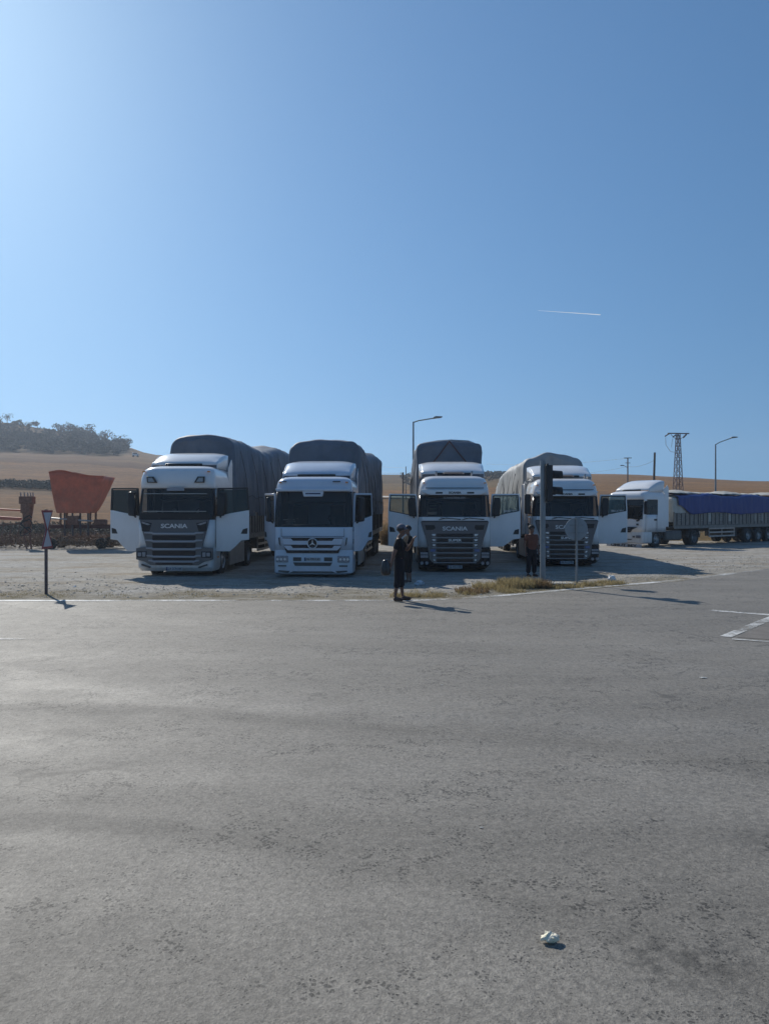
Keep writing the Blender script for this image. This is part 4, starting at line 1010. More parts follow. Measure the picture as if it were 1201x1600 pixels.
# --- truck 5
T5 = thing('truck', 'white truck parked side-on at the right with a blue tarpaulin over its long trailer', 'truck', (13.71, 44.16, 0), R(-53), 'trucks parked side by side on the gravel')
cab_shell(T5, LV_M, (1.64, 2.76), (.9, 2.78), 1.88, {'paint': WHITE}, 'LR')
interior(T5, 1.15, 1.75); front_plain(T5, WHITE); tractor_under(T5, 3.9, skirt=None, tank=mat('dark_tank', (.06, .06, .065), .5, var=.3, dust=.6))
fairing(T5, 3.32, 3.92, .75, 2.25, 1.17, WHITE)
obj('side_deflector', DEFL(3.62), WHITE, T5)
trailer(T5, 3.1, 14.2, dict(w=1.24, ya=3.15, yb=17.3, zb=1.45, prof=[(3, 2.9, 1.2), (4, 3.0, 1.22), (17.4, 3.05, 1.22)], seed=17, rad=.25, fold=.03, crown=.1, ny=90), TARPC, zd=1.22, zs=2.0, boards=BOARDC)
# blue sheet hanging over the near and far sides with scalloped hem, cream cover heaped on top
def blue(u, v):
    y = 3.5 + 13.95 * u
    hem = 1.95 + .06 * math.sin(y * .95 + .6) + .07 * nz(y * 1.1, 3) + (.55 * math.exp(-((y - 3.5) / .9) ** 2))
    topz = 3.12 + .07 * math.sin(y * 1.15) + .05 * nz(y * .9, 7)
    if v < .72:
        t = v / .72; z = hem + (topz - .12 - hem) * t; x = 1.315 + .05 * nz(y * 2.2, z * .6, 2) + .025 * nz(y * 6, z, 5) - .03 * t
    else:
        t = (v - .72) / .28; x = 1.28 - .35 * t; z = topz - .12 + .12 * math.sin(t * math.pi / 2) + .03 * nz(x * 3, y * 2)
    return (x, y, z)
obj('blue_tarpaulin', MB().grid(blue, 130, 22), TARPB, T5, solid=.01, ang=80)
obj('blue_tarpaulin', MB().grid(lambda u, v: (lambda p: (-p[0], p[1], p[2]))(blue(1 - u, v)), 130, 22), TARPB, T5, solid=.01, ang=80)
def cream(u, v):
    y = 3.3 + 13.9 * u; x = -1.0 + 2.0 * v
    return (x, y, 3.16 + .10 * (1 - (x / 1.0) ** 2) + .11 * max(0, math.sin(y * 1.1 + 2.6)) * (1 - abs(x) ** 3) + .06 * nz(x * 2, y * 2.5))
obj('cream_cover', MB().grid(cream, 110, 18), TARPC, T5, solid=.01, ang=80)

# ------------------------------------------------------------------ traffic light, signs
tl = thing('traffic_light', 'tall grey traffic light pole with a black lamp head facing right', 'traffic light', (4.5, 21.86, 0))
obj('pole', MB().tube([(0, 0, 0), (0, 0, 3.56)], .075, 18), GALV, tl)
obj('pole_cap', MB().tube([(0, 0, 3.56), (0, 0, 3.585)], .08, 18), GALV, tl)
obj('base_flange', MB().tube([(0, 0, .1), (0, 0, .125)], .16, 12), GALV, tl)
hd = obj('lamp_housing', MB().box(.085, .26, -.13, .13, 2.44, 3.46), BLACK, tl, bevel=.02)
obj('backboard', MB().box(.10, .12, -.2, .2, 2.40, 3.50), BLACK, hd)
obj('bracket', MB().box(.06, .09, -.03, .03, 2.5, 2.56).box(.06, .09, -.03, .03, 3.3, 3.36), GALV, hd)
for zc in (3.18, 2.72):
    vz = MB()
    for j in range(14):
        a0, a1 = R(-35 + 250 * j / 14), R(-35 + 250 * (j + 1) / 14)
        l0 = .28 if True else 0
        vz.add([(.26, .13 * math.cos(a0), zc + .13 * math.sin(a0)), (.26 + l0, .13 * math.cos(a0), zc - .02 + .13 * math.sin(a0)), (.26 + l0, .13 * math.cos(a1), zc - .02 + .13 * math.sin(a1)), (.26, .13 * math.cos(a1), zc + .13 * math.sin(a1))], [(0, 1, 2, 3)])
    obj('visor', vz, BLACK, hd, solid=.006)
    obj('lens', MB().lathe_x([(.262, .11), (.28, .08), (.288, 0)], 0, 0, zc, 18), mat('unlit_lens', (.25, .03, .02) if zc > 3 else (.3, .15, .02), .2), hd)
sl = thing('concrete_slab', 'pale concrete footing slab beside the traffic light pole', 'concrete slab', (4.95, 22.0, 0), R(-8))
obj('slab', MB().box(-.42, .48, -.28, .28, -.02, .11), CONC, sl, bevel=.02)
rs = thing('round_sign', 'round road sign seen from its plain grey back, on a thin post', 'road sign', (5.6, 22.4, 0))
obj('post', MB().tube([(0, 0, 0), (0, 0, 1.95)], .032, 14), GALV, rs)
dk = MB(); dk.lathe_x([(-.012, 0), (-.012, .325), (.0, .335), (.012, .325), (.012, 0)], 0, 0, 0, 44)
obj('sign_plate', dk, SIGNB, rs, (0, .055, 1.63), R(90))
obj('clamp', MB().box(-.2, .2, .03, .042, 1.72, 1.76).box(-.2, .2, .03, .042, 1.50, 1.54), GALV, rs)
ls = thing('triangle_sign_post', 'rusty post carrying two triangular signs turned edge-on, left roadside', 'road sign', (-8.67, 19.7, 0), R(-12))
obj('post', MB().tube([(0, 0, 0), (0, 0, 2.2)], .04, 12), mat('old_post', (.12, .09, .09), .8, var=.3), ls)
PL1 = mat('aged_white_plate', (.5, .5, .53), .5, var=.1); PLR = mat('faded_red_rim', (.30, .06, .06), .5)
for zc, up in ((1.98, -1), (1.40, 1)):
    r0 = .40; tri = [(r0 * math.cos(R(a)), zc + up * r0 * math.sin(R(a))) for a in (90, 210, 330)]
    tri2 = [(x * .72, zc + (z - zc) * .72) for x, z in tri]
    s_ = obj('sign_plate', MB().prism(tri, -.012, 0), PLR, ls, (.07, -.06, 0), R(103), bevel=.004)
    obj('sign_face', MB().prism(tri2, -.016, -.0125), PL1, s_)
    obj('sign_back', MB().prism([(x * .98, zc + (z - zc) * .98) for x, z in tri], .0005, .004), PL1, s_)

# ------------------------------------------------------------------ lamps, pylon, poles, wires
def street_lamp(loc, h, arm, rise, label):
    t = thing('street_lamp', label, 'street lamp', loc, 0, 'street lamps beyond the trucks')
    obj('pole', MB().tube([(0, 0, -.5), (0, 0, h * .5), (0, 0, h)], .11, 10, .06), GALV, t)
    obj('arm', MB().tube([(0, 0, h - .05), (arm * .25, 0, h + rise * .3), (arm, 0, h + rise)], .045, 8), GALV, t)
    obj('lamp_head', MB().prism([(arm - .1, h + rise - .06), (arm + .55, h + rise + .03), (arm + .6, h + rise + .12), (arm + .1, h + rise + .14), (arm - .1, h + rise + .06)], -.16, .16), mat('lamp_head_grey', (.2, .21, .22), .5), t, bevel=.03)
x_, y_ = (645.5 - 600.5) / 1200 * 58, 58
street_lamp((x_, y_, H(x_, y_)), HC + (796 - 659) / 1200 * 58 - H(x_, y_), 1.6, .28, 'thin street lamp rising behind the roped load of the middle truck')
x_, y_ = (1117 - 600.5) / 1200 * 77, 77
street_lamp((x_, y_, H(x_, y_)), HC + (796 - 694) / 1200 * 77 - H(x_, y_), 1.6, .62, 'thin street lamp standing behind the blue-sheeted trailer')
DARKST = mat('weathered_lattice_steel', (.17, .12, .12), .7, metal=.2, var=.2)
x_, y_ = (1058.5 - 600.5) / 1200 * 110, 110; zg = H(x_, y_); ht = HC + (796 - 678) / 1200 * 110 - zg
py = thing('lattice_pylon', 'rusty lattice power pylon with a flat T-shaped crossarm and hanging insulators', 'pylon', (x_, y_, zg), R(8))
def leg(s, q, z): k = .62 - .42 * z / ht; return (s * k, q * k, z)
for s in (-1, 1):
    for q in (-1, 1): obj('leg', MB().tube([leg(s, q, -.4), leg(s, q, ht)], .055, 5), DARKST, py)
nseg = 11; br = MB()
for k in range(nseg):
    z0, z1 = ht * k / nseg, ht * (k + 1) / nseg
    for (a, b) in (((-1, -1), (1, -1)), ((1, -1), (1, 1)), ((1, 1), (-1, 1)), ((-1, 1), (-1, -1))):
        br.tube([leg(*a, z0), leg(*b, z1)], .028, 4); br.tube([leg(*b, z0), leg(*a, z1)], .028, 4); br.tube([leg(*a, z1), leg(*b, z1)], .025, 4)
obj('brace', br, DARKST, py)
obj('crossarm', MB().box(-1.55, 1.65, -.12, .12, ht, ht + .14), DARKST, py)
obj('strut', MB().tube([(-1.2, 0, ht), (-.2, 0, ht - .9)], .035, 5).tube([(1.2, 0, ht), (.2, 0, ht - .9)], .035, 5), DARKST, py)
for a, b in (((-1.4, 0, ht - .02), (-2.05, 0, ht - .38)), ((-.3, 0, ht - .1), (-.85, 0, ht - .5)), ((1.3, 0, ht - .05), (.75, 0, ht - .6))):
    ins = MB(); A, Bv = Vector(a), Vector(b)
    for k in range(6):
        c0 = A.lerp(Bv, (k + .1) / 6); c1 = A.lerp(Bv, (k + .75) / 6); ins.tube([c0, c1], .11, 8, .05)
    obj('insulator', ins, mat('dark_insulator', (.05, .035, .03), .3), py)
obj('jumper_wire', MB().tube([(-1.9, 0, ht - .4), (-1.85, 0, ht - 1.6), (-1.2, 0, ht - 2.5), (-.2, 0, ht - 2.7)], .03, 5).tube([(-.8, 0, ht - .6), (-.95, 0, ht - 1.3), (-1.0, 0, ht - 1.9)], .03, 5), ALU, py)
def upole(px, d, top, lean, r, name, label, m, parts=None, bot=None):
    x, y = (px - 600.5) / 1200 * d, d; zg = H(x, y); h = HC + (796 - top) / 1200 * d - zg
    t = thing(name, label, 'utility pole', (x, y, zg))
    obj('shaft', MB().tube([(-lean * .03, 0, -.5), (lean, 0, h)], r, 8, r * .75), m, t)
    if parts: parts(t, h)
    return t, h
upole(1019, 95, 707, .25, .17, 'wooden_pole', 'leaning dark wooden utility pole between the concrete pole and the pylon', WOODP)
CP = mat('pole_concrete', (.17, .13, .12), .85)
def cp(t, h):
    obj('crossarm', MB().box(-.65, .65, -.06, .06, h - .12, h), CP, t); obj('crossarm', MB().box(-.4, .4, -.06, .06, h - .95, h - .85), CP, t)
    obj('lamp', MB().tube([(0, 0, h - 1.7), (-.7, -.1, h - 1.35)], .05, 6).box(-1.25, -.7, -.15, .1, h - 1.42, h - 1.26), GALV, t)
upole(980, 130, 715, 0, .14, 'concrete_pole', 'slim pole with small crossarms and a street light near its top', CP, cp)
upole(629.5, 100, 738, 0, .13, 'wooden_pole', 'short dark wooden pole between the second and third trucks', WOODP)
upole(634, 150, 729, 0, .10, 'wooden_pole', 'thin distant pole just right of the short dark one', WOODP)
def wire(a, b, sag, label):
    A, Bv = Vector(a), Vector(b)
    w = MB().tube([A.lerp(Bv, t / 14) - Vector((0, 0, sag * 4 * (t / 14) * (1 - t / 14))) for t in range(15)], .018, 4)
    tag(obj('overhead_wire', w, mat('wire', (.12, .13, .15), .6)), label, 'wire', 'overhead wires')
def at(px, py_, d): return ((px - 600.5) / 1200 * d, d, HC + (796 - py_) / 1200 * d)
wire(at(1020, 720, 95), at(980, 729, 130), .3, 'wire between the leaning wooden pole and the concrete pole')
wire(at(980, 729, 130), at(880, 741, 150), .3, 'lower wire running left from the concrete pole')
wire(at(980, 716, 130), at(760, 725, 190), .6, 'upper wire running far left from the concrete pole')
wire(at(629.5, 739, 100), at(560, 735, 130), .2, 'wire from the short dark pole behind the second truck')
wire(at(634, 731, 150), at(540, 722, 190), .3, 'faint wire above the horizon between the second and third trucks')

# contrail: very distant, thin and tapered
a, b = Vector(at(840, 485.5, 9000)), Vector(at(937, 492, 9000))
CT = bpy.data.materials.new('contrail_ice'); CT.use_nodes = True
_n, _l = CT.node_tree.nodes, CT.node_tree.links; _n.remove(_n['Principled BSDF'])
_t = _n.new('ShaderNodeBsdfTranslucent'); _t.inputs[0].default_value = (.95, .95, .95, 1); _l.new(_t.outputs[0], _n['Material Output'].inputs[0])
ct = MB().tube([a.lerp(b, t / 16) for t in range(17)], 1.0, 6, 5)
o = obj('contrail', ct, CT); o['label'] = 'thin white vapour trail high in the sky at right'; o['category'] = 'vapour trail'; o['kind'] = 'stuff'

# ------------------------------------------------------------------ red farm machine
fm = thing('farm_machine', 'faded red farm machine with tall hopper and long boom behind the gravel', 'farm machine', (-16.6, 43, 0), R(4))
def hop(u, v):        # wall ring
    return None
hp = MB(); zb_, zt_ = 2.0, 4.1
tops = [(-1.72, -1.1), (1.2, -1.1), (1.2, 1.1), (-1.72, 1.1)]; bots = [(-1.48, -.6), (.3, -.6), (.3, .6), (-1.48, .6)]
N = 12
def lerp2(a, b, t): return (a[0] + (b[0] - a[0]) * t, a[1] + (b[1] - a[1]) * t)
for j in range(9):
    v = j / 8
    for e in range(4):
        for k in range(N):
            pb = lerp2(bots[e], bots[(e + 1) % 4], k / N); pt = lerp2(tops[e], tops[(e + 1) % 4], k / N); p = lerp2(pb, pt, v ** .8)
            zt2 = zt_ + .22 * math.exp(-((pt[0] + 1.05) / .75) ** 2) - .10 * (pt[0] + 1) / 2.4 + .05 * nz(pt[0] * 2, pt[1])
            if v == 1 and e in (0,) : pass
            hp.v.append((p[0], p[1] + .02 * nz(p[0] * 2, v * 3), zb_ + (zt2 - zb_) * v))
n4 = 4 * N
for j in range(8):
    for i in range(n4): hp.f.append((j * n4 + i, j * n4 + (i + 1) % n4, (j + 1) * n4 + (i + 1) % n4, (j + 1) * n4 + i))
hp.f.append(tuple(reversed(range(n4))))
obj('hopper', hp, REDP, fm, solid=.04, ang=30)
obj('hopper_rim', MB().tube([(x, y, zt_ + .22 * math.exp(-((x + 1.05) / .75) ** 2) - .10 * (x + 1) / 2.4) for x, y in [lerp2(tops[0], tops[1], k / 14) for k in range(15)]], .035, 6), REDP, fm)
obj('frame', MB().box(-2.2, 2.2, -.55, -.43, 1.15, 1.35).box(-2.2, 2.2, .43, .55, 1.15, 1.35).box(-1.3, -1.18, -.43, .43, 1.17, 1.33).box(.25, .37, -.43, .43, 1.17, 1.33), mat('dark_red_frame', (.10, .035, .03), .8, var=.3), fm, bevel=.01)
obj('hopper_stand', MB().tube([(-1.3, -.5, 1.3), (-1.3, -.5, 2.1)], .06).tube([(.3, -.5, 1.3), (.3, -.5, 2.1)], .06).tube([(-1.3, .5, 1.3), (-1.3, .5, 2.1)], .06).tube([(.3, .5, 1.3), (.3, .5, 2.1)], .06), RUST, fm)
for k in range(4): obj('feed_tube', MB().tube([(-1.1 + k * .42, -.45, 2.0), (-1.05 + k * .42, -.6, 1.5), (-1.0 + k * .42, -.7, .75)], .05, 7), mat('dull_tube', (.09, .07, .07), .7), fm)
obj('gearbox', MB().box(-.9, -.3, -.7, -.1, 1.35, 1.85).box(.5, 1.1, -.6, 0, 1.35, 1.65), RUST, fm, bevel=.04)
obj('hydraulic_cylinder', MB().tube([(-2.2, -.6, 1.75), (.5, -.65, 1.55)], .045, 8), ALU, fm)
for x, y in ((-1.7, -.8), (1.0, -.8), (-1.7, .8), (1.0, .8)): 
    w_ = MB().lathe_x([(-.1, .25), (-.11, .4), (-.06, .46), (.06, .46), (.11, .4), (.1, .25), (.04, .2), (.04, 0)], 0, 0, 0, 20)
    obj('wheel', w_, RUBBER, fm, (x, y, .32), R(90)).scale = (.7, .7, .7)
obj('boom', MB().tube([(-2.9, -.2, 2.12), (-6.5, -.3, 2.30), (-12, -.4, 2.62)], .05, 8), REDP, fm)
obj('boom_tray', MB().prism([(-3.6, 1.75), (-5.2, 1.85), (-5.3, 2.10), (-7.4, 2.15), (-9, 2.25), (-9, 1.85), (-6.6, 1.7), (-3.6, 1.6)], -.3, .1), REDP, fm, bevel=.02)
obj('tine_bar', MB().tube([(-3.2, -.6, 1.45), (-5.6, -.7, 1.25), (-9, -.7, 1.15)], .04, 6), RUST, fm)
ti = MB()
for k in range(16):
    x = -3.4 - k * .42; ti.tube([(x, -.68, 1.35), (x - .12, -.75, .8), (x + .05, -.8, .35)], .022, 5)
obj('tines', ti, RUST, fm)
obj('drawbar', MB().tube([(1.9, 0, 1.1), (3.4, -.2, .7)], .07, 8), RUST, fm)
ma = obj('mast', MB().tube([(-3.0, -.6, .9), (-3.05, -.6, 1.6), (-3.0, -.6, 2.5)], .17, 10, .30), RUST, fm)
obj('mast_head', MB().box(-3.42, -2.68, -.85, -.35, 2.5, 2.92).box(-3.35, -2.9, -.8, -.4, 2.0, 2.5), RUST, ma, bevel=.04)
pr = MB()
for x in (-3.38, -3.18, -3.0, -2.85, -2.72): pr.tube([(x, -.6, 2.9), (x - .03, -.6, 3.13)], .035, 6)
obj('prongs', pr, mat('worn_prong', (.35, .30, .28), .5), ma)
obj('coiled_hose', MB().tube([(-3.0 + .3 * math.cos(t * .9), -.9 + .05 * math.sin(t), 1.75 - t * .045 + .18 * math.sin(t * 1.3)) for t in range(22)], .035, 6), BLACK, ma)
obj('stand_leg', MB().tube([(-3.2, -.7, 1.0), (-2.95, -.9, 0)], .045, 6), RUST, fm)
obj('stand_leg', MB().tube([(-2.9, -.7, 1.0), (-2.72, -.9, 0)], .045, 6), RUST, fm)

# ------------------------------------------------------------------ people
SKIN = mat('skin', (.17, .088, .06), .55, var=.06)
def skinned(name, verts, edges, rad, m, parent=None, sub=2, root=0):
    me = bpy.data.meshes.new(name); me.from_pydata([tuple(v) for v in verts], edges, []); me.update()
    o = bpy.data.objects.new(name, me); col.objects.link(o)
    md = o.modifiers.new('skin', 'SKIN'); md.use_smooth_shade = True
    if not me.skin_vertices:
        bm = bmesh.new(); bm.from_mesh(me); bm.verts.layers.skin.verify(); bm.to_mesh(me); bm.free()
    for i, r in enumerate(rad):
        sv_ = me.skin_vertices[0].data[i]; sv_.radius = (r, r) if not isinstance(r, tuple) else r; sv_.use_root = (i == root)
    sb = o.modifiers.new('sub', 'SUBSURF'); sb.levels = sub; sb.render_levels = sub
    dg = bpy.context.evaluated_depsgraph_get(); dg.update()
    m2 = bpy.data.meshes.new_from_object(o.evaluated_get(dg)); m2.name = name
    bpy.data.objects.remove(o)
    for p in m2.polygons: p.use_smooth = True
    m2.materials.clear(); m2.materials.append(m)
    o = bpy.data.objects.new(name, m2); col.objects.link(o)
    if parent: o.parent = parent
    return o

def person(label, loc, rz, h, J, top, legs_, hair, shoe, calf=.45, sheen_cap=None, sleeve=.9, bulk=1.):
    """J: joint positions for a 1.75 m figure facing -y; scaled to height h"""
    k = h / 1.75
    V = []; E = []; Rr = []; ix = {}
    def v(n, p, r, par=None):
        if n in ('pel', 'bel', 'chest', 'nb') or n[:2] in ('sh', 'el', 'hi', 'th', 'kn'): r = tuple(q * bulk for q in r) if isinstance(r, tuple) else r * bulk
        ix[n] = len(V); V.append(Vector(p) * k); Rr.append(r * k if not isinstance(r, tuple) else (r[0] * k, r[1] * k))
        if par is not None: E.append((ix[par], ix[n]))
    v('pel', J['pel'], (.13, .10)); v('bel', J['bel'], (.125, .095), 'pel'); v('chest', J['chest'], (.155, .11), 'bel'); v('nb', J['nb'], .065, 'chest'); v('neck', J['neck'], .052, 'nb')
    H0 = Vector(J['head']); F = Vector(J['face'])          # head centre and facing direction
    v('jaw', H0 - Vector((0, 0, .06)) + F * .02, .068, 'neck'); v('skull', H0 + Vector((0, 0, .03)), .092, 'jaw'); v('crown', H0 + Vector((0, 0, .085)) - F * .01, .07, 'skull')
    v('nose', H0 + F * .105 + Vector((0, 0, -.02)), .013, 'jaw'); S = F.cross(Vector((0, 0, 1)))
    v('earr', H0 + S * .088 - F * .01, .014, 'skull'); v('earl', H0 - S * .088 - F * .01, .014, 'skull')
    for s in 'LR':
        v('sh' + s, J['sh' + s], .058, 'chest'); v('el' + s, J['el' + s], .042, 'sh' + s); v('wr' + s, J['wr' + s], .028, 'el' + s)
        W0 = Vector(J['wr' + s]); D = (W0 - Vector(J['el' + s])).normalized(); c = Vector(J.get('palm' + s, (0, 0, 0))) ; D2 = (D + c).normalized()
        A = D2.cross(Vector((0, 1, 0)) if abs(D2.y) < .8 else Vector((1, 0, 0))).normalized(); B = D2.cross(A)
        v('pa' + s, W0 + D2 * .07, (.036, .022), 'wr' + s)
        for q, ln in ((-1.5, .06), (-.5, .075), (.5, .08), (1.5, .07)):
            v('f%s%s' % (s, q), W0 + D2 * .105 + A * q * .019, .0105, 'pa' + s); v('g%s%s' % (s, q), W0 + D2 * (.105 + ln * .6) + A * q * .021 + B * .02, .009, 'f%s%s' % (s, q)); v('h%s%s' % (s, q), W0 + D2 * (.105 + ln * .8) + A * q * .021 + B * .04, .008, 'g%s%s' % (s, q))
        v('t' + s, W0 + D2 * .05 + A * .04, .012, 'pa' + s); v('u' + s, W0 + D2 * .085 + A * .062 + B * .02, .0095, 't' + s)
        v('hip' + s, J['hip' + s], .088, 'pel'); v('th' + s, Vector(J['hip' + s]).lerp(Vector(J['kn' + s]), .45), .078, 'hip' + s); v('kn' + s, J['kn' + s], .055, 'th' + s)
        v('cf' + s, Vector(J['kn' + s]).lerp(Vector(J['an' + s]), .3), .054, 'kn' + s); v('an' + s, J['an' + s], .036, 'cf' + s); v('toe' + s, J['toe' + s], (.04, .025), 'an' + s)
    body = skinned('person', V, E, Rr, SKIN)
    body.location = loc; body.rotation_euler = (0, 0, rz); tag(body, label, 'person', None)
    def sub(name, names, edges, rad, m, lv=2, root=0):
        return skinned(name, [V[ix[n]] if isinstance(n, str) else Vector(n) * k for n in names], edges, [r * k * (bulk if name != 'shoe' else 1) if not isinstance(r, tuple) else (r[0] * k * bulk, r[1] * k * bulk) for r in rad], m, body, lv, root)
    ml = {s: Vector(J['sh' + s]).lerp(Vector(J['el' + s]), sleeve) for s in 'LR'}
    sub('shirt', ['bel', 'chest', 'nb', 'shL', 'shR', tuple(ml['L']), tuple(ml['R']), tuple(Vector(J['pel']) + Vector((0, 0, -.03)))], [(7, 0), (0, 1), (1, 2), (1, 3), (1, 4), (3, 5), (4, 6)],
        [(.150, .12), (.178, .135), .078, .078, .078, .062, .062, (.155, .12)], top)
    lo = {s: Vector(J['kn' + s]).lerp(Vector(J['an' + s]), calf) for s in 'LR'}
    sub('trousers', ['pel', 'hipL', 'hipR', 'thL', 'thR', 'knL', 'knR', tuple(lo['L']), tuple(lo['R']), 'bel'], [(0, 1), (0, 2), (1, 3), (2, 4), (3, 5), (4, 6), (5, 7), (6, 8), (0, 9)],
        [(.155, .118), .105, .105, .095, .095, .078, .078, .068, .068, (.135, .105)], legs_)
    for s in 'LR':
        a, t = Vector(J['an' + s]), Vector(J['toe' + s]); d = (t - a); d.z = 0; d.normalize()
        sub('shoe', [tuple(Vector((a.x, a.y, .045)) - d * .04), tuple(Vector((a.x, a.y, .05)) + d * .08), tuple(Vector((t.x, t.y, .035)) + d * .05)], [(0, 1), (1, 2)], [(.045, .045), (.048, .045), (.042, .03)], shoe)
    def shell_on_head(name, r, zoff, cut, m, brim=0.):
        bm = bmesh.new(); bmesh.ops.create_uvsphere(bm, u_segments=20, v_segments=14, radius=1)
        for w in bm.verts:
            d = w.co.copy(); q = d.dot(F)
            p = Vector((d.x, d.y, d.z)) * r
            if d.z < cut + .55 * max(0, q): p = p * .82
            p.z *= 1.02
            if brim and q > .55 and -.1 < d.z < .35: p += F * brim * (q - .5) * 2; p.z *= .4
            w.co = (H0 + Vector((0, 0, .045 + zoff)) - F * .012 + p * (1 + .03 * noise.noise(d * 5))) * k
        me = bpy.data.meshes.new(name); bm.to_mesh(me); bm.free()
        for q in me.polygons: q.use_smooth = True
        me.materials.append(m); o = bpy.data.objects.new(name, me); col.objects.link(o); o.parent = body
    if hair: shell_on_head('hair', .112, 0, -.35, hair)
    if sheen_cap: shell_on_head('sheen_cap', .119, .012, .02, sheen_cap, .07)  # grey brimmed shell over the hair, added for its sheen
    for sg in (-1, 1):
        bm = bmesh.new(); bmesh.ops.create_uvsphere(bm, u_segments=8, v_segments=6, radius=.011 * k); me = bpy.data.meshes.new('eye'); bm.to_mesh(me); bm.free(); me.materials.append(INK)
        e = bpy.data.objects.new('eye', me); col.objects.link(e); e.parent = body; e.location = (H0 + F * .086 + S * sg * .032 + Vector((0, 0, .012))) * k
    return body
BLKC = mat('black_cloth', (.008, .008, .011), .9, spec=.2, var=.25, scale=6, bump=.3, bscale=14)
NAVY = mat('navy_cloth', (.010, .011, .018), .9, spec=.2, var=.25, scale=6, bump=.3, bscale=14)
RUSTC = mat('rust_orange_cloth', (.13, .042, .026), .85, var=.2, scale=6, bump=.3, bscale=14)
HAIR = mat('dark_hair', (.014, .011, .010), .7); SHOE = mat('brown_shoe', (.06, .03, .022), .6); SHEENM = mat('hair_sheen_grey', (.12, .12, .15), .8)  # the last grey stands in for the sheen on dark hair
base = dict(pel=(0, 0, .95), bel=(0, .005, 1.12), chest=(0, .0, 1.32), nb=(0, .01, 1.46), neck=(0, 0, 1.52), head=(0, -.02, 1.645), face=(0, -1, 0),
            shL=(.19, 0, 1.40), shR=(-.19, 0, 1.40), elL=(.25, .03, 1.12), elR=(-.25, .03, 1.12), wrL=(.26, -.04, .88), wrR=(-.26, -.04, .88),
            hipL=(.095, 0, .90), hipR=(-.095, 0, .90), knL=(.11, -.02, .50), knR=(-.11, -.02, .50), anL=(.12, .03, .09), anR=(-.12, .03, .09), toeL=(.14, -.13, .03), toeR=(-.14, -.13, .03))
# person A faces +x (profile), both hands up at the face, bag behind
JA = dict(base); JA.update(chest=(0, -.01, 1.32), head=(0, -.05, 1.64), face=(0, -.97, -.2), elL=(.24, -.16, 1.17), wrL=(.10, -.30, 1.40), elR=(-.24, .10, 1.13), wrR=(-.27, .16, .90),
          anL=(.11, -.06, .09), toeL=(.13, -.22, .03), anR=(-.10, .10, .09), toeR=(-.12, -.06, .03), knR=(-.11, .03, .5), palmL=(0, 0, .3))
person('person in dark cropped trousers standing on the road edge, hand at face', (.36, 18.35, .02), R(82), 1.77, JA, BLKC, NAVY, HAIR, SHOE, .50, SHEENM, .75, 1.16)
JB = dict(base); JB.update(elL=(.24, -.14, 1.15), wrL=(.08, -.27, 1.36), elR=(-.24, -.14, 1.15), wrR=(-.08, -.27, 1.34), palmL=(0, 0, .3), palmR=(0, 0, .3))
person('person in black standing just behind the one at the road edge', (.70, 22.6, .03), R(-70), 1.66, JB, BLKC, BLKC, HAIR, SHOE, .45, None, .8, 1.12)
JC = dict(base); JC.update(face=(0, -1, -.1))
person('person in a rust-orange shirt beside the traffic light pole', (4.72, 24.7, .04), R(20), 1.62, JC, RUSTC, NAVY, HAIR, SHOE, .95, None, .6, 1.22)
# bag hanging from person A's rear hand
bagm = mat('shiny_black_plastic', (.012, .012, .016), .3, coat=.3, bump=.6, bscale=16)
bg_ = MB()
def bagf(u, v):
    a = u * 6.2832; t = v * math.pi; r = .135 * math.sin(t) ** .6 * (.62 + .5 * (1 - v)) * (1 + .18 * nz(math.cos(a) * 2, math.sin(a) * 2, v * 3)); r = max(r, .004)
    return (r * math.cos(a), r * .7 * math.sin(a), -.19 * math.cos(t) + .01)
bg_.grid(bagf, 28, 16)
bo = thing('plastic_bag', 'shiny black plastic bag carried by the person at the road edge', 'bag', (.13, 18.1, .82))
obj('bag_body', bg_, bagm, bo, (-.10, 0, .0)); obj('handle', MB().tube([(-.16, 0, .13), (-.05, .0, .12), (-.05, .05, .06)], .012, 6), bagm, bo)
# white jug held by person C
jg = thing('plastic_bottle', 'pale plastic bottle held by the person in orange', 'bottle', (5.02, 24.66, .52))
jm = MB(); q_ = [(.0, .001), (.0, .045), (.22, .05), (.28, .02), (.31, .02), (.31, .0)]
vs_ = [];
for k in range(14):
    t = 6.2832 * k / 14; vs_ += [(r * math.cos(t), r * math.sin(t), z) for z, r in q_]
n_ = len(q_); jm.add(vs_, [(k * n_ + i, ((k + 1) % 14) * n_ + i, ((k + 1) % 14) * n_ + i + 1, k * n_ + i + 1) for k in range(14) for i in range(n_ - 1)])
obj('bottle_body', jm, mat('milky_plastic', (.5, .5, .48), .4), jg)

# ------------------------------------------------------------------ litter
def crumple(name, label, loc, s, m, seed, flat=.5, cat='litter'):
    bm = bmesh.new(); bmesh.ops.create_icosphere(bm, subdivisions=3, radius=1)
    for v in bm.verts:
        n = noise.noise(v.co * 1.6 + Vector((seed, 0, 0))) + .6 * noise.noise(v.co * 3.7 + Vector((0, seed, 0)))
        v.co = v.co * (1 + .55 * n); v.co.x *= s[0]; v.co.y *= s[1]; v.co.z *= s[2]
    zmin = min(v.co.z for v in bm.verts)
    for v in bm.verts: v.co.z -= zmin * .8
    me = bpy.data.meshes.new(name); bm.to_mesh(me); bm.free(); me.materials.append(m)
    o = bpy.data.objects.new(name, me); col.objects.link(o); o.location = loc; return tag(o, label, cat)
p = P(859, 1476)
cp_ = mat('crumpled_paper', (.86, .80, .52), .6, c2=(.84, .76, .66), scale=40)
crumple('crumpled_wrapper', 'small crumpled cream wrapper lying alone on the road in the foreground', (p[0], p[1], .010), (.040, .028, .021), cp_, 4)
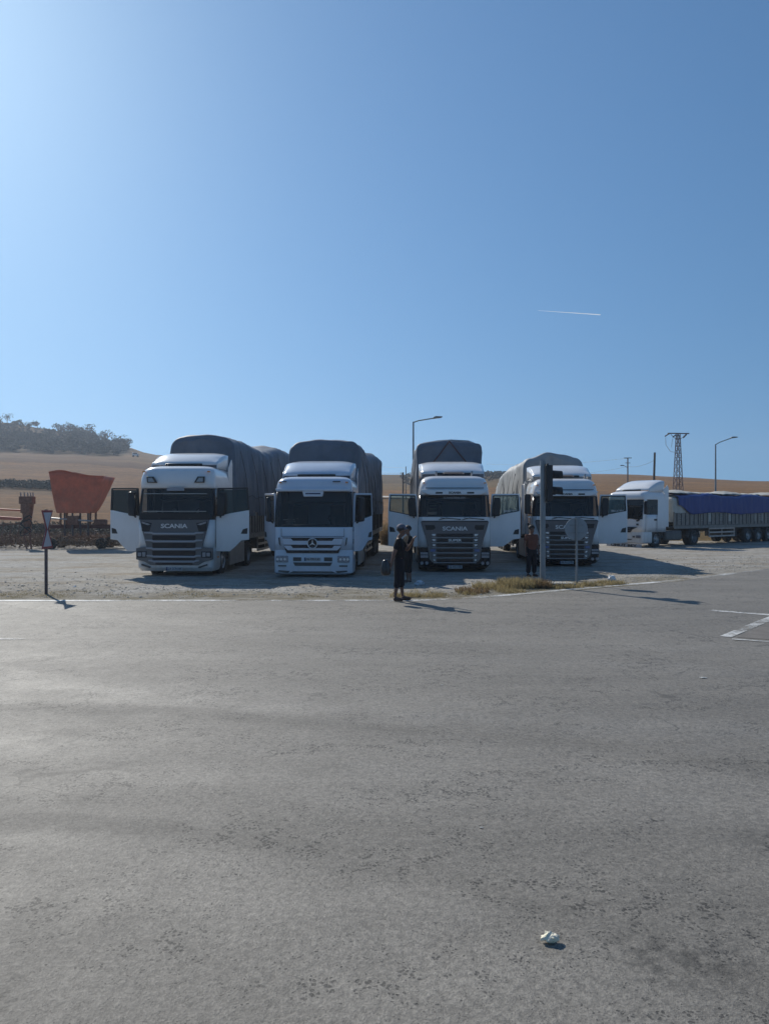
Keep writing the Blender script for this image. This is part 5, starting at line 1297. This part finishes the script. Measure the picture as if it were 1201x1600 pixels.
x_, y_ = P(958, 911); crumple('white_litter', 'white plastic litter on the verge right of the round sign', (x_, y_ + .2, .03), (.11, .08, .09), STICK, 5)
x_, y_ = P(655, 918); crumple('plastic_litter', 'crumpled clear plastic on the verge right of the two people', (x_, y_, .03), (.12, .09, .08), mat('clear_litter', (.45, .5, .55), .3), 8)
x_, y_ = P(117, 920); crumple('white_litter', 'small white scrap on the gravel right of the triangular signs', (x_, y_, .03), (.05, .04, .03), STICK, 11)
for i, (a, b, s) in enumerate(((690, 1072, .012), (1098, 1061, .03), (752, 1296, .008))):
    x_, y_ = P(a, b); crumple('paper_scrap', ('tiny pale scrap on the road below the middle truck', 'flat pale scrap on the road at the far right', 'speck of pale paper on the road above the crumpled wrapper')[i], (x_, y_, .010), (s * 1.5, s * 1.0, s * .2), mat('grubby_paper', (.45, .45, .43), .7), 20 + i)

# dry bushes by the light pole
def bush(loc, n, h, spread, m, label):
    o = blades('dry_bush', [(0, 0, 0, h, n, spread)], m, .010, 3); o.location = loc; return tag(o, label, 'bush', 'dry bushes on the verge')
bush((3.75, 21.5, .02), 1500, .30, .60, DRY, 'straw-coloured dry bush left of the traffic light pole')
bush((3.0, 21.1, .02), 800, .20, .6, DRY, 'low straw bush on the verge below the third truck')
bush((4.35, 21.35, .02), 500, .26, .3, DRYB, 'brownish bush at the foot of the traffic light pole')
bush((5.2, 21.6, .02), 300, .15, .4, DRY, 'low weed clump between the slab and the round sign')
bush((2.3, 20.2, .02), 380, .17, .45, DRYB, 'flat brown weed clump on the verge right of the two people')
bush((6.6, 22.6, .02), 260, .12, .4, DRY, 'small straw tuft right of the round sign')

# ------------------------------------------------------------------ scrub and trees
def leafcloud(pts, size, m, name):
    n = len(pts); c = np.array(pts); a = rng.normal(size=(n, 3)); a /= np.linalg.norm(a, axis=1)[:, None]; b = np.cross(a, rng.normal(size=(n, 3))); b /= np.linalg.norm(b, axis=1)[:, None]
    s = size * rng.uniform(.5, 1.3, (n, 1)); V = np.stack([c - a * s, c - b * s * .6, c + a * s, c + b * s * .6], 1).reshape(-1, 3)
    F = (np.arange(n)[:, None] * 4 + np.arange(4)).tolist()
    me = bpy.data.meshes.new(name); me.from_pydata(V.tolist(), [], F); me.materials.append(m); return me
LEAF = mat('olive_foliage', (.03, .034, .032), .9, var=.35, scale=.5)
LEAF2 = mat('scrub_foliage', (.075, .068, .045), .9, var=.35, scale=.8)
def crown_pts(h, r, n, seed):
    g = np.random.default_rng(seed); out = []
    cl = [(g.normal(0, r * .45), g.normal(0, r * .45), h * g.uniform(.4, .85), r * g.uniform(.35, .65)) for _ in range(9)]
    for _ in range(n):
        x, y, z, rr = cl[g.integers(len(cl))]; d = g.normal(size=3); d /= np.linalg.norm(d); q = rr * g.uniform(.6, 1) 
        out.append((x + d[0] * q, y + d[1] * q, z + d[2] * q * .75))
    return out
# wood mass on the hill
def hilltop_y(px):
    return 328
pts = []; spots = []
for i in range(2100):
    px = rng.uniform(-330, 198); y = rng.uniform(264, 327) ; x = (px - 600.5) / 1200 * y
    if px > 150 and y > 322 - (px - 150) * .4: pass
    # open patches near the top, denser towards the lower right
    dens = .95 if y < 298 else (.45 if px < 115 else .95)
    if rng.random() > dens * (.65 + .6 * nz(x * .05, y * .05, 3)): continue
    spots.append((x, y))
for x, y in spots:
    h = rng.uniform(2.2, 4.6); r = h * .5; z = H(x, y)
    px = 600.5 + 1200 * x / y
    if px < 110 and y > 318: h *= .45; r *= .5
    for _ in range(42):
        d = rng.normal(size=3); d /= np.linalg.norm(d); q = r * rng.uniform(.6, 1.1); pts.append((x + d[0] * q, y + d[1] * q, z + h * .55 + d[2] * q * .8))
wood = leafcloud(pts, .55, LEAF, 'wood'); ow = kind(obj('hillside_wood', wood, LEAF), 'stuff')
def tree(px, d, h, r, label, seed, n=420):
    x, y = (px - 600.5) / 1200 * d, d; z = H(x, y)
    t = thing('tree', label, 'tree', (x, y, z), 0, 'trees along the hill')
    tk = MB(); g = random.Random(seed); tk.tube([(0, 0, -.4), (g.uniform(-.1, .1), 0, h * .3), (g.uniform(-.3, .3), g.uniform(-.2, .2), h * .6)], .05 * h * .7, 7, .02 * h)
    for k in range(4):
        a = g.random() * 6.28; tk.tube([(0, 0, h * (.2 + .08 * k)), (math.cos(a) * r * .35, math.sin(a) * r * .35, h * .5), (math.cos(a) * r * .7, math.sin(a) * r * .7, h * .7)], .022 * h, 5, .008 * h)
    obj('trunk', tk, WOODP, t)
    obj('crown', leafcloud(crown_pts(h, r, n, seed), .32, LEAF, 'crown'), LEAF, t)
tree(137, 326, 6.2, 4.2, 'broad dark tree standing above the wood on the skyline', 1)
tree(163, 324, 5.8, 4.2, 'rounded olive tree on the skyline left of the last ones', 2)
tree(186, 322, 5.2, 3.8, 'full-crowned tree near the right end of the wood', 3)
tree(200, 322, 4.4, 2.4, 'smaller tree at the very right tip of the wood', 4)
tree(92, 330, 3.2, 2.8, 'low spreading tree alone on the bare ridge', 5, 200)
tree(107, 330, 3.4, 4.2, 'wide flat-topped tree on the ridge above the wood', 6, 260)
tree(59, 331, 3.4, 1.8, 'thin upright tree on the ridge, right one of the pair', 7, 130)
tree(50, 331, 2.4, 2.2, 'squat tree on the ridge, left one of the pair', 8, 130)
tree(12, 332, 4.0, 2.8, 'sparse tree on the skyline near the left border', 9, 130)
tree(32, 331, 2.2, 1.4, 'tiny bush-like tree on the ridge at the far left', 10, 90)
# hedgerow band and weeds behind the lot
def scrub(name, fx, fy, count, hh, sz, m, clump=18):
    P_ = []
    for i in range(count):
        x, y = fx(), fy(); y = y(x) if callable(y) else y; h = hh * rng.uniform(.5, 1.2); z = H(x, y)
        for _ in range(clump):
            d = rng.normal(size=3); d /= np.linalg.norm(d); P_.append((x + d[0] * h * .8, y + d[1] * h * .6, z + h * .4 + abs(d[2]) * h * .6))
    return kind(obj(name, leafcloud(P_, sz, m, name), m), 'stuff')
scrub('hedgerow', lambda: rng.uniform(-80, -53), lambda: rng.uniform(126, 136), 420, 1.0, .24, LEAF2, 22)
scrub('roadside_weeds', lambda: rng.uniform(-45, -11), lambda: rng.uniform(53, 66), 1500, .6, .11, mat('dark_weeds', (.13, .10, .065), .9, var=.3, scale=.4), 22)
scrub('machine_weeds', lambda: rng.uniform(-27, -12), lambda: rng.uniform(41.8, 51), 800, .66, .07, mat('machine_weed_leaf', (.19, .13, .085), .9, var=.3, scale=.5), 26)
scrub('far_scrub', lambda: rng.uniform(6, 60), lambda: rng.uniform(225, 335), 900, .8, .3, LEAF2, 14)
scrub('slope_weeds', lambda: rng.uniform(24, 62), lambda: rng.uniform(66, 92), 900, .55, .12, LEAF2, 16)
scrub('lot_back_weeds', lambda: rng.uniform(-11, 16), lambda: rng.uniform(53, 64), 700, .45, .10, LEAF2, 18)

# small white van on the hill
x_, y_ = (212 - 600.5) / 1200 * 262, 262
vn = thing('parked_van', 'tiny white van on the bare slope right of the wood', 'van', (x_, y_, H(x_, y_) + .05), R(20))
obj('body', MB().prism([(-1.1, .35), (1.1, .35), (1.1, .95), (.75, 1.0), (.5, 1.45), (-1.0, 1.5), (-1.1, 1.0)], -.75, .75), WHITE, vn, bevel=.06)
obj('window', MB().prism([(-.9, 1.02), (.62, 1.02), (.44, 1.38), (-.85, 1.4)], -.77, -.752), BLACKG, vn)
for x in (-.7, .7):
    for y in (-.7, .7):
        q = obj('wheel', MB().lathe_x([(-.08, 0), (-.08, .3), (.08, .3), (.08, 0)], 0, 0, 0, 12), RUBBER, vn, (x, y, .3), R(90))

sb_ = blades('dry_bush', [(0, 0, 0, 1.5, 900, .5)], DRYB, .018, 3); x_, y_ = .25, 47; sb_.location = (x_, y_, .03)
tag(sb_, 'grey-brown bush glimpsed in the gap between the second and third trucks', 'bush')

# ------------------------------------------------------------------ haze
hm = bpy.data.materials.new('haze_air'); hm.use_nodes = True
_n, _l = hm.node_tree.nodes, hm.node_tree.links; _n.remove(_n['Principled BSDF'])
pv = _n.new('ShaderNodeVolumePrincipled'); pv.inputs['Color'].default_value = (.72, .84, 1, 1); pv.inputs['Density'].default_value = .00055; pv.inputs['Anisotropy'].default_value = .45
_l.new(pv.outputs[0], _n['Material Output'].inputs['Volume'])
hz = kind(obj('haze', MB().box(-1760, 1760, -320, 740, HZ0, 62), hm, smooth=False), 'stuff')
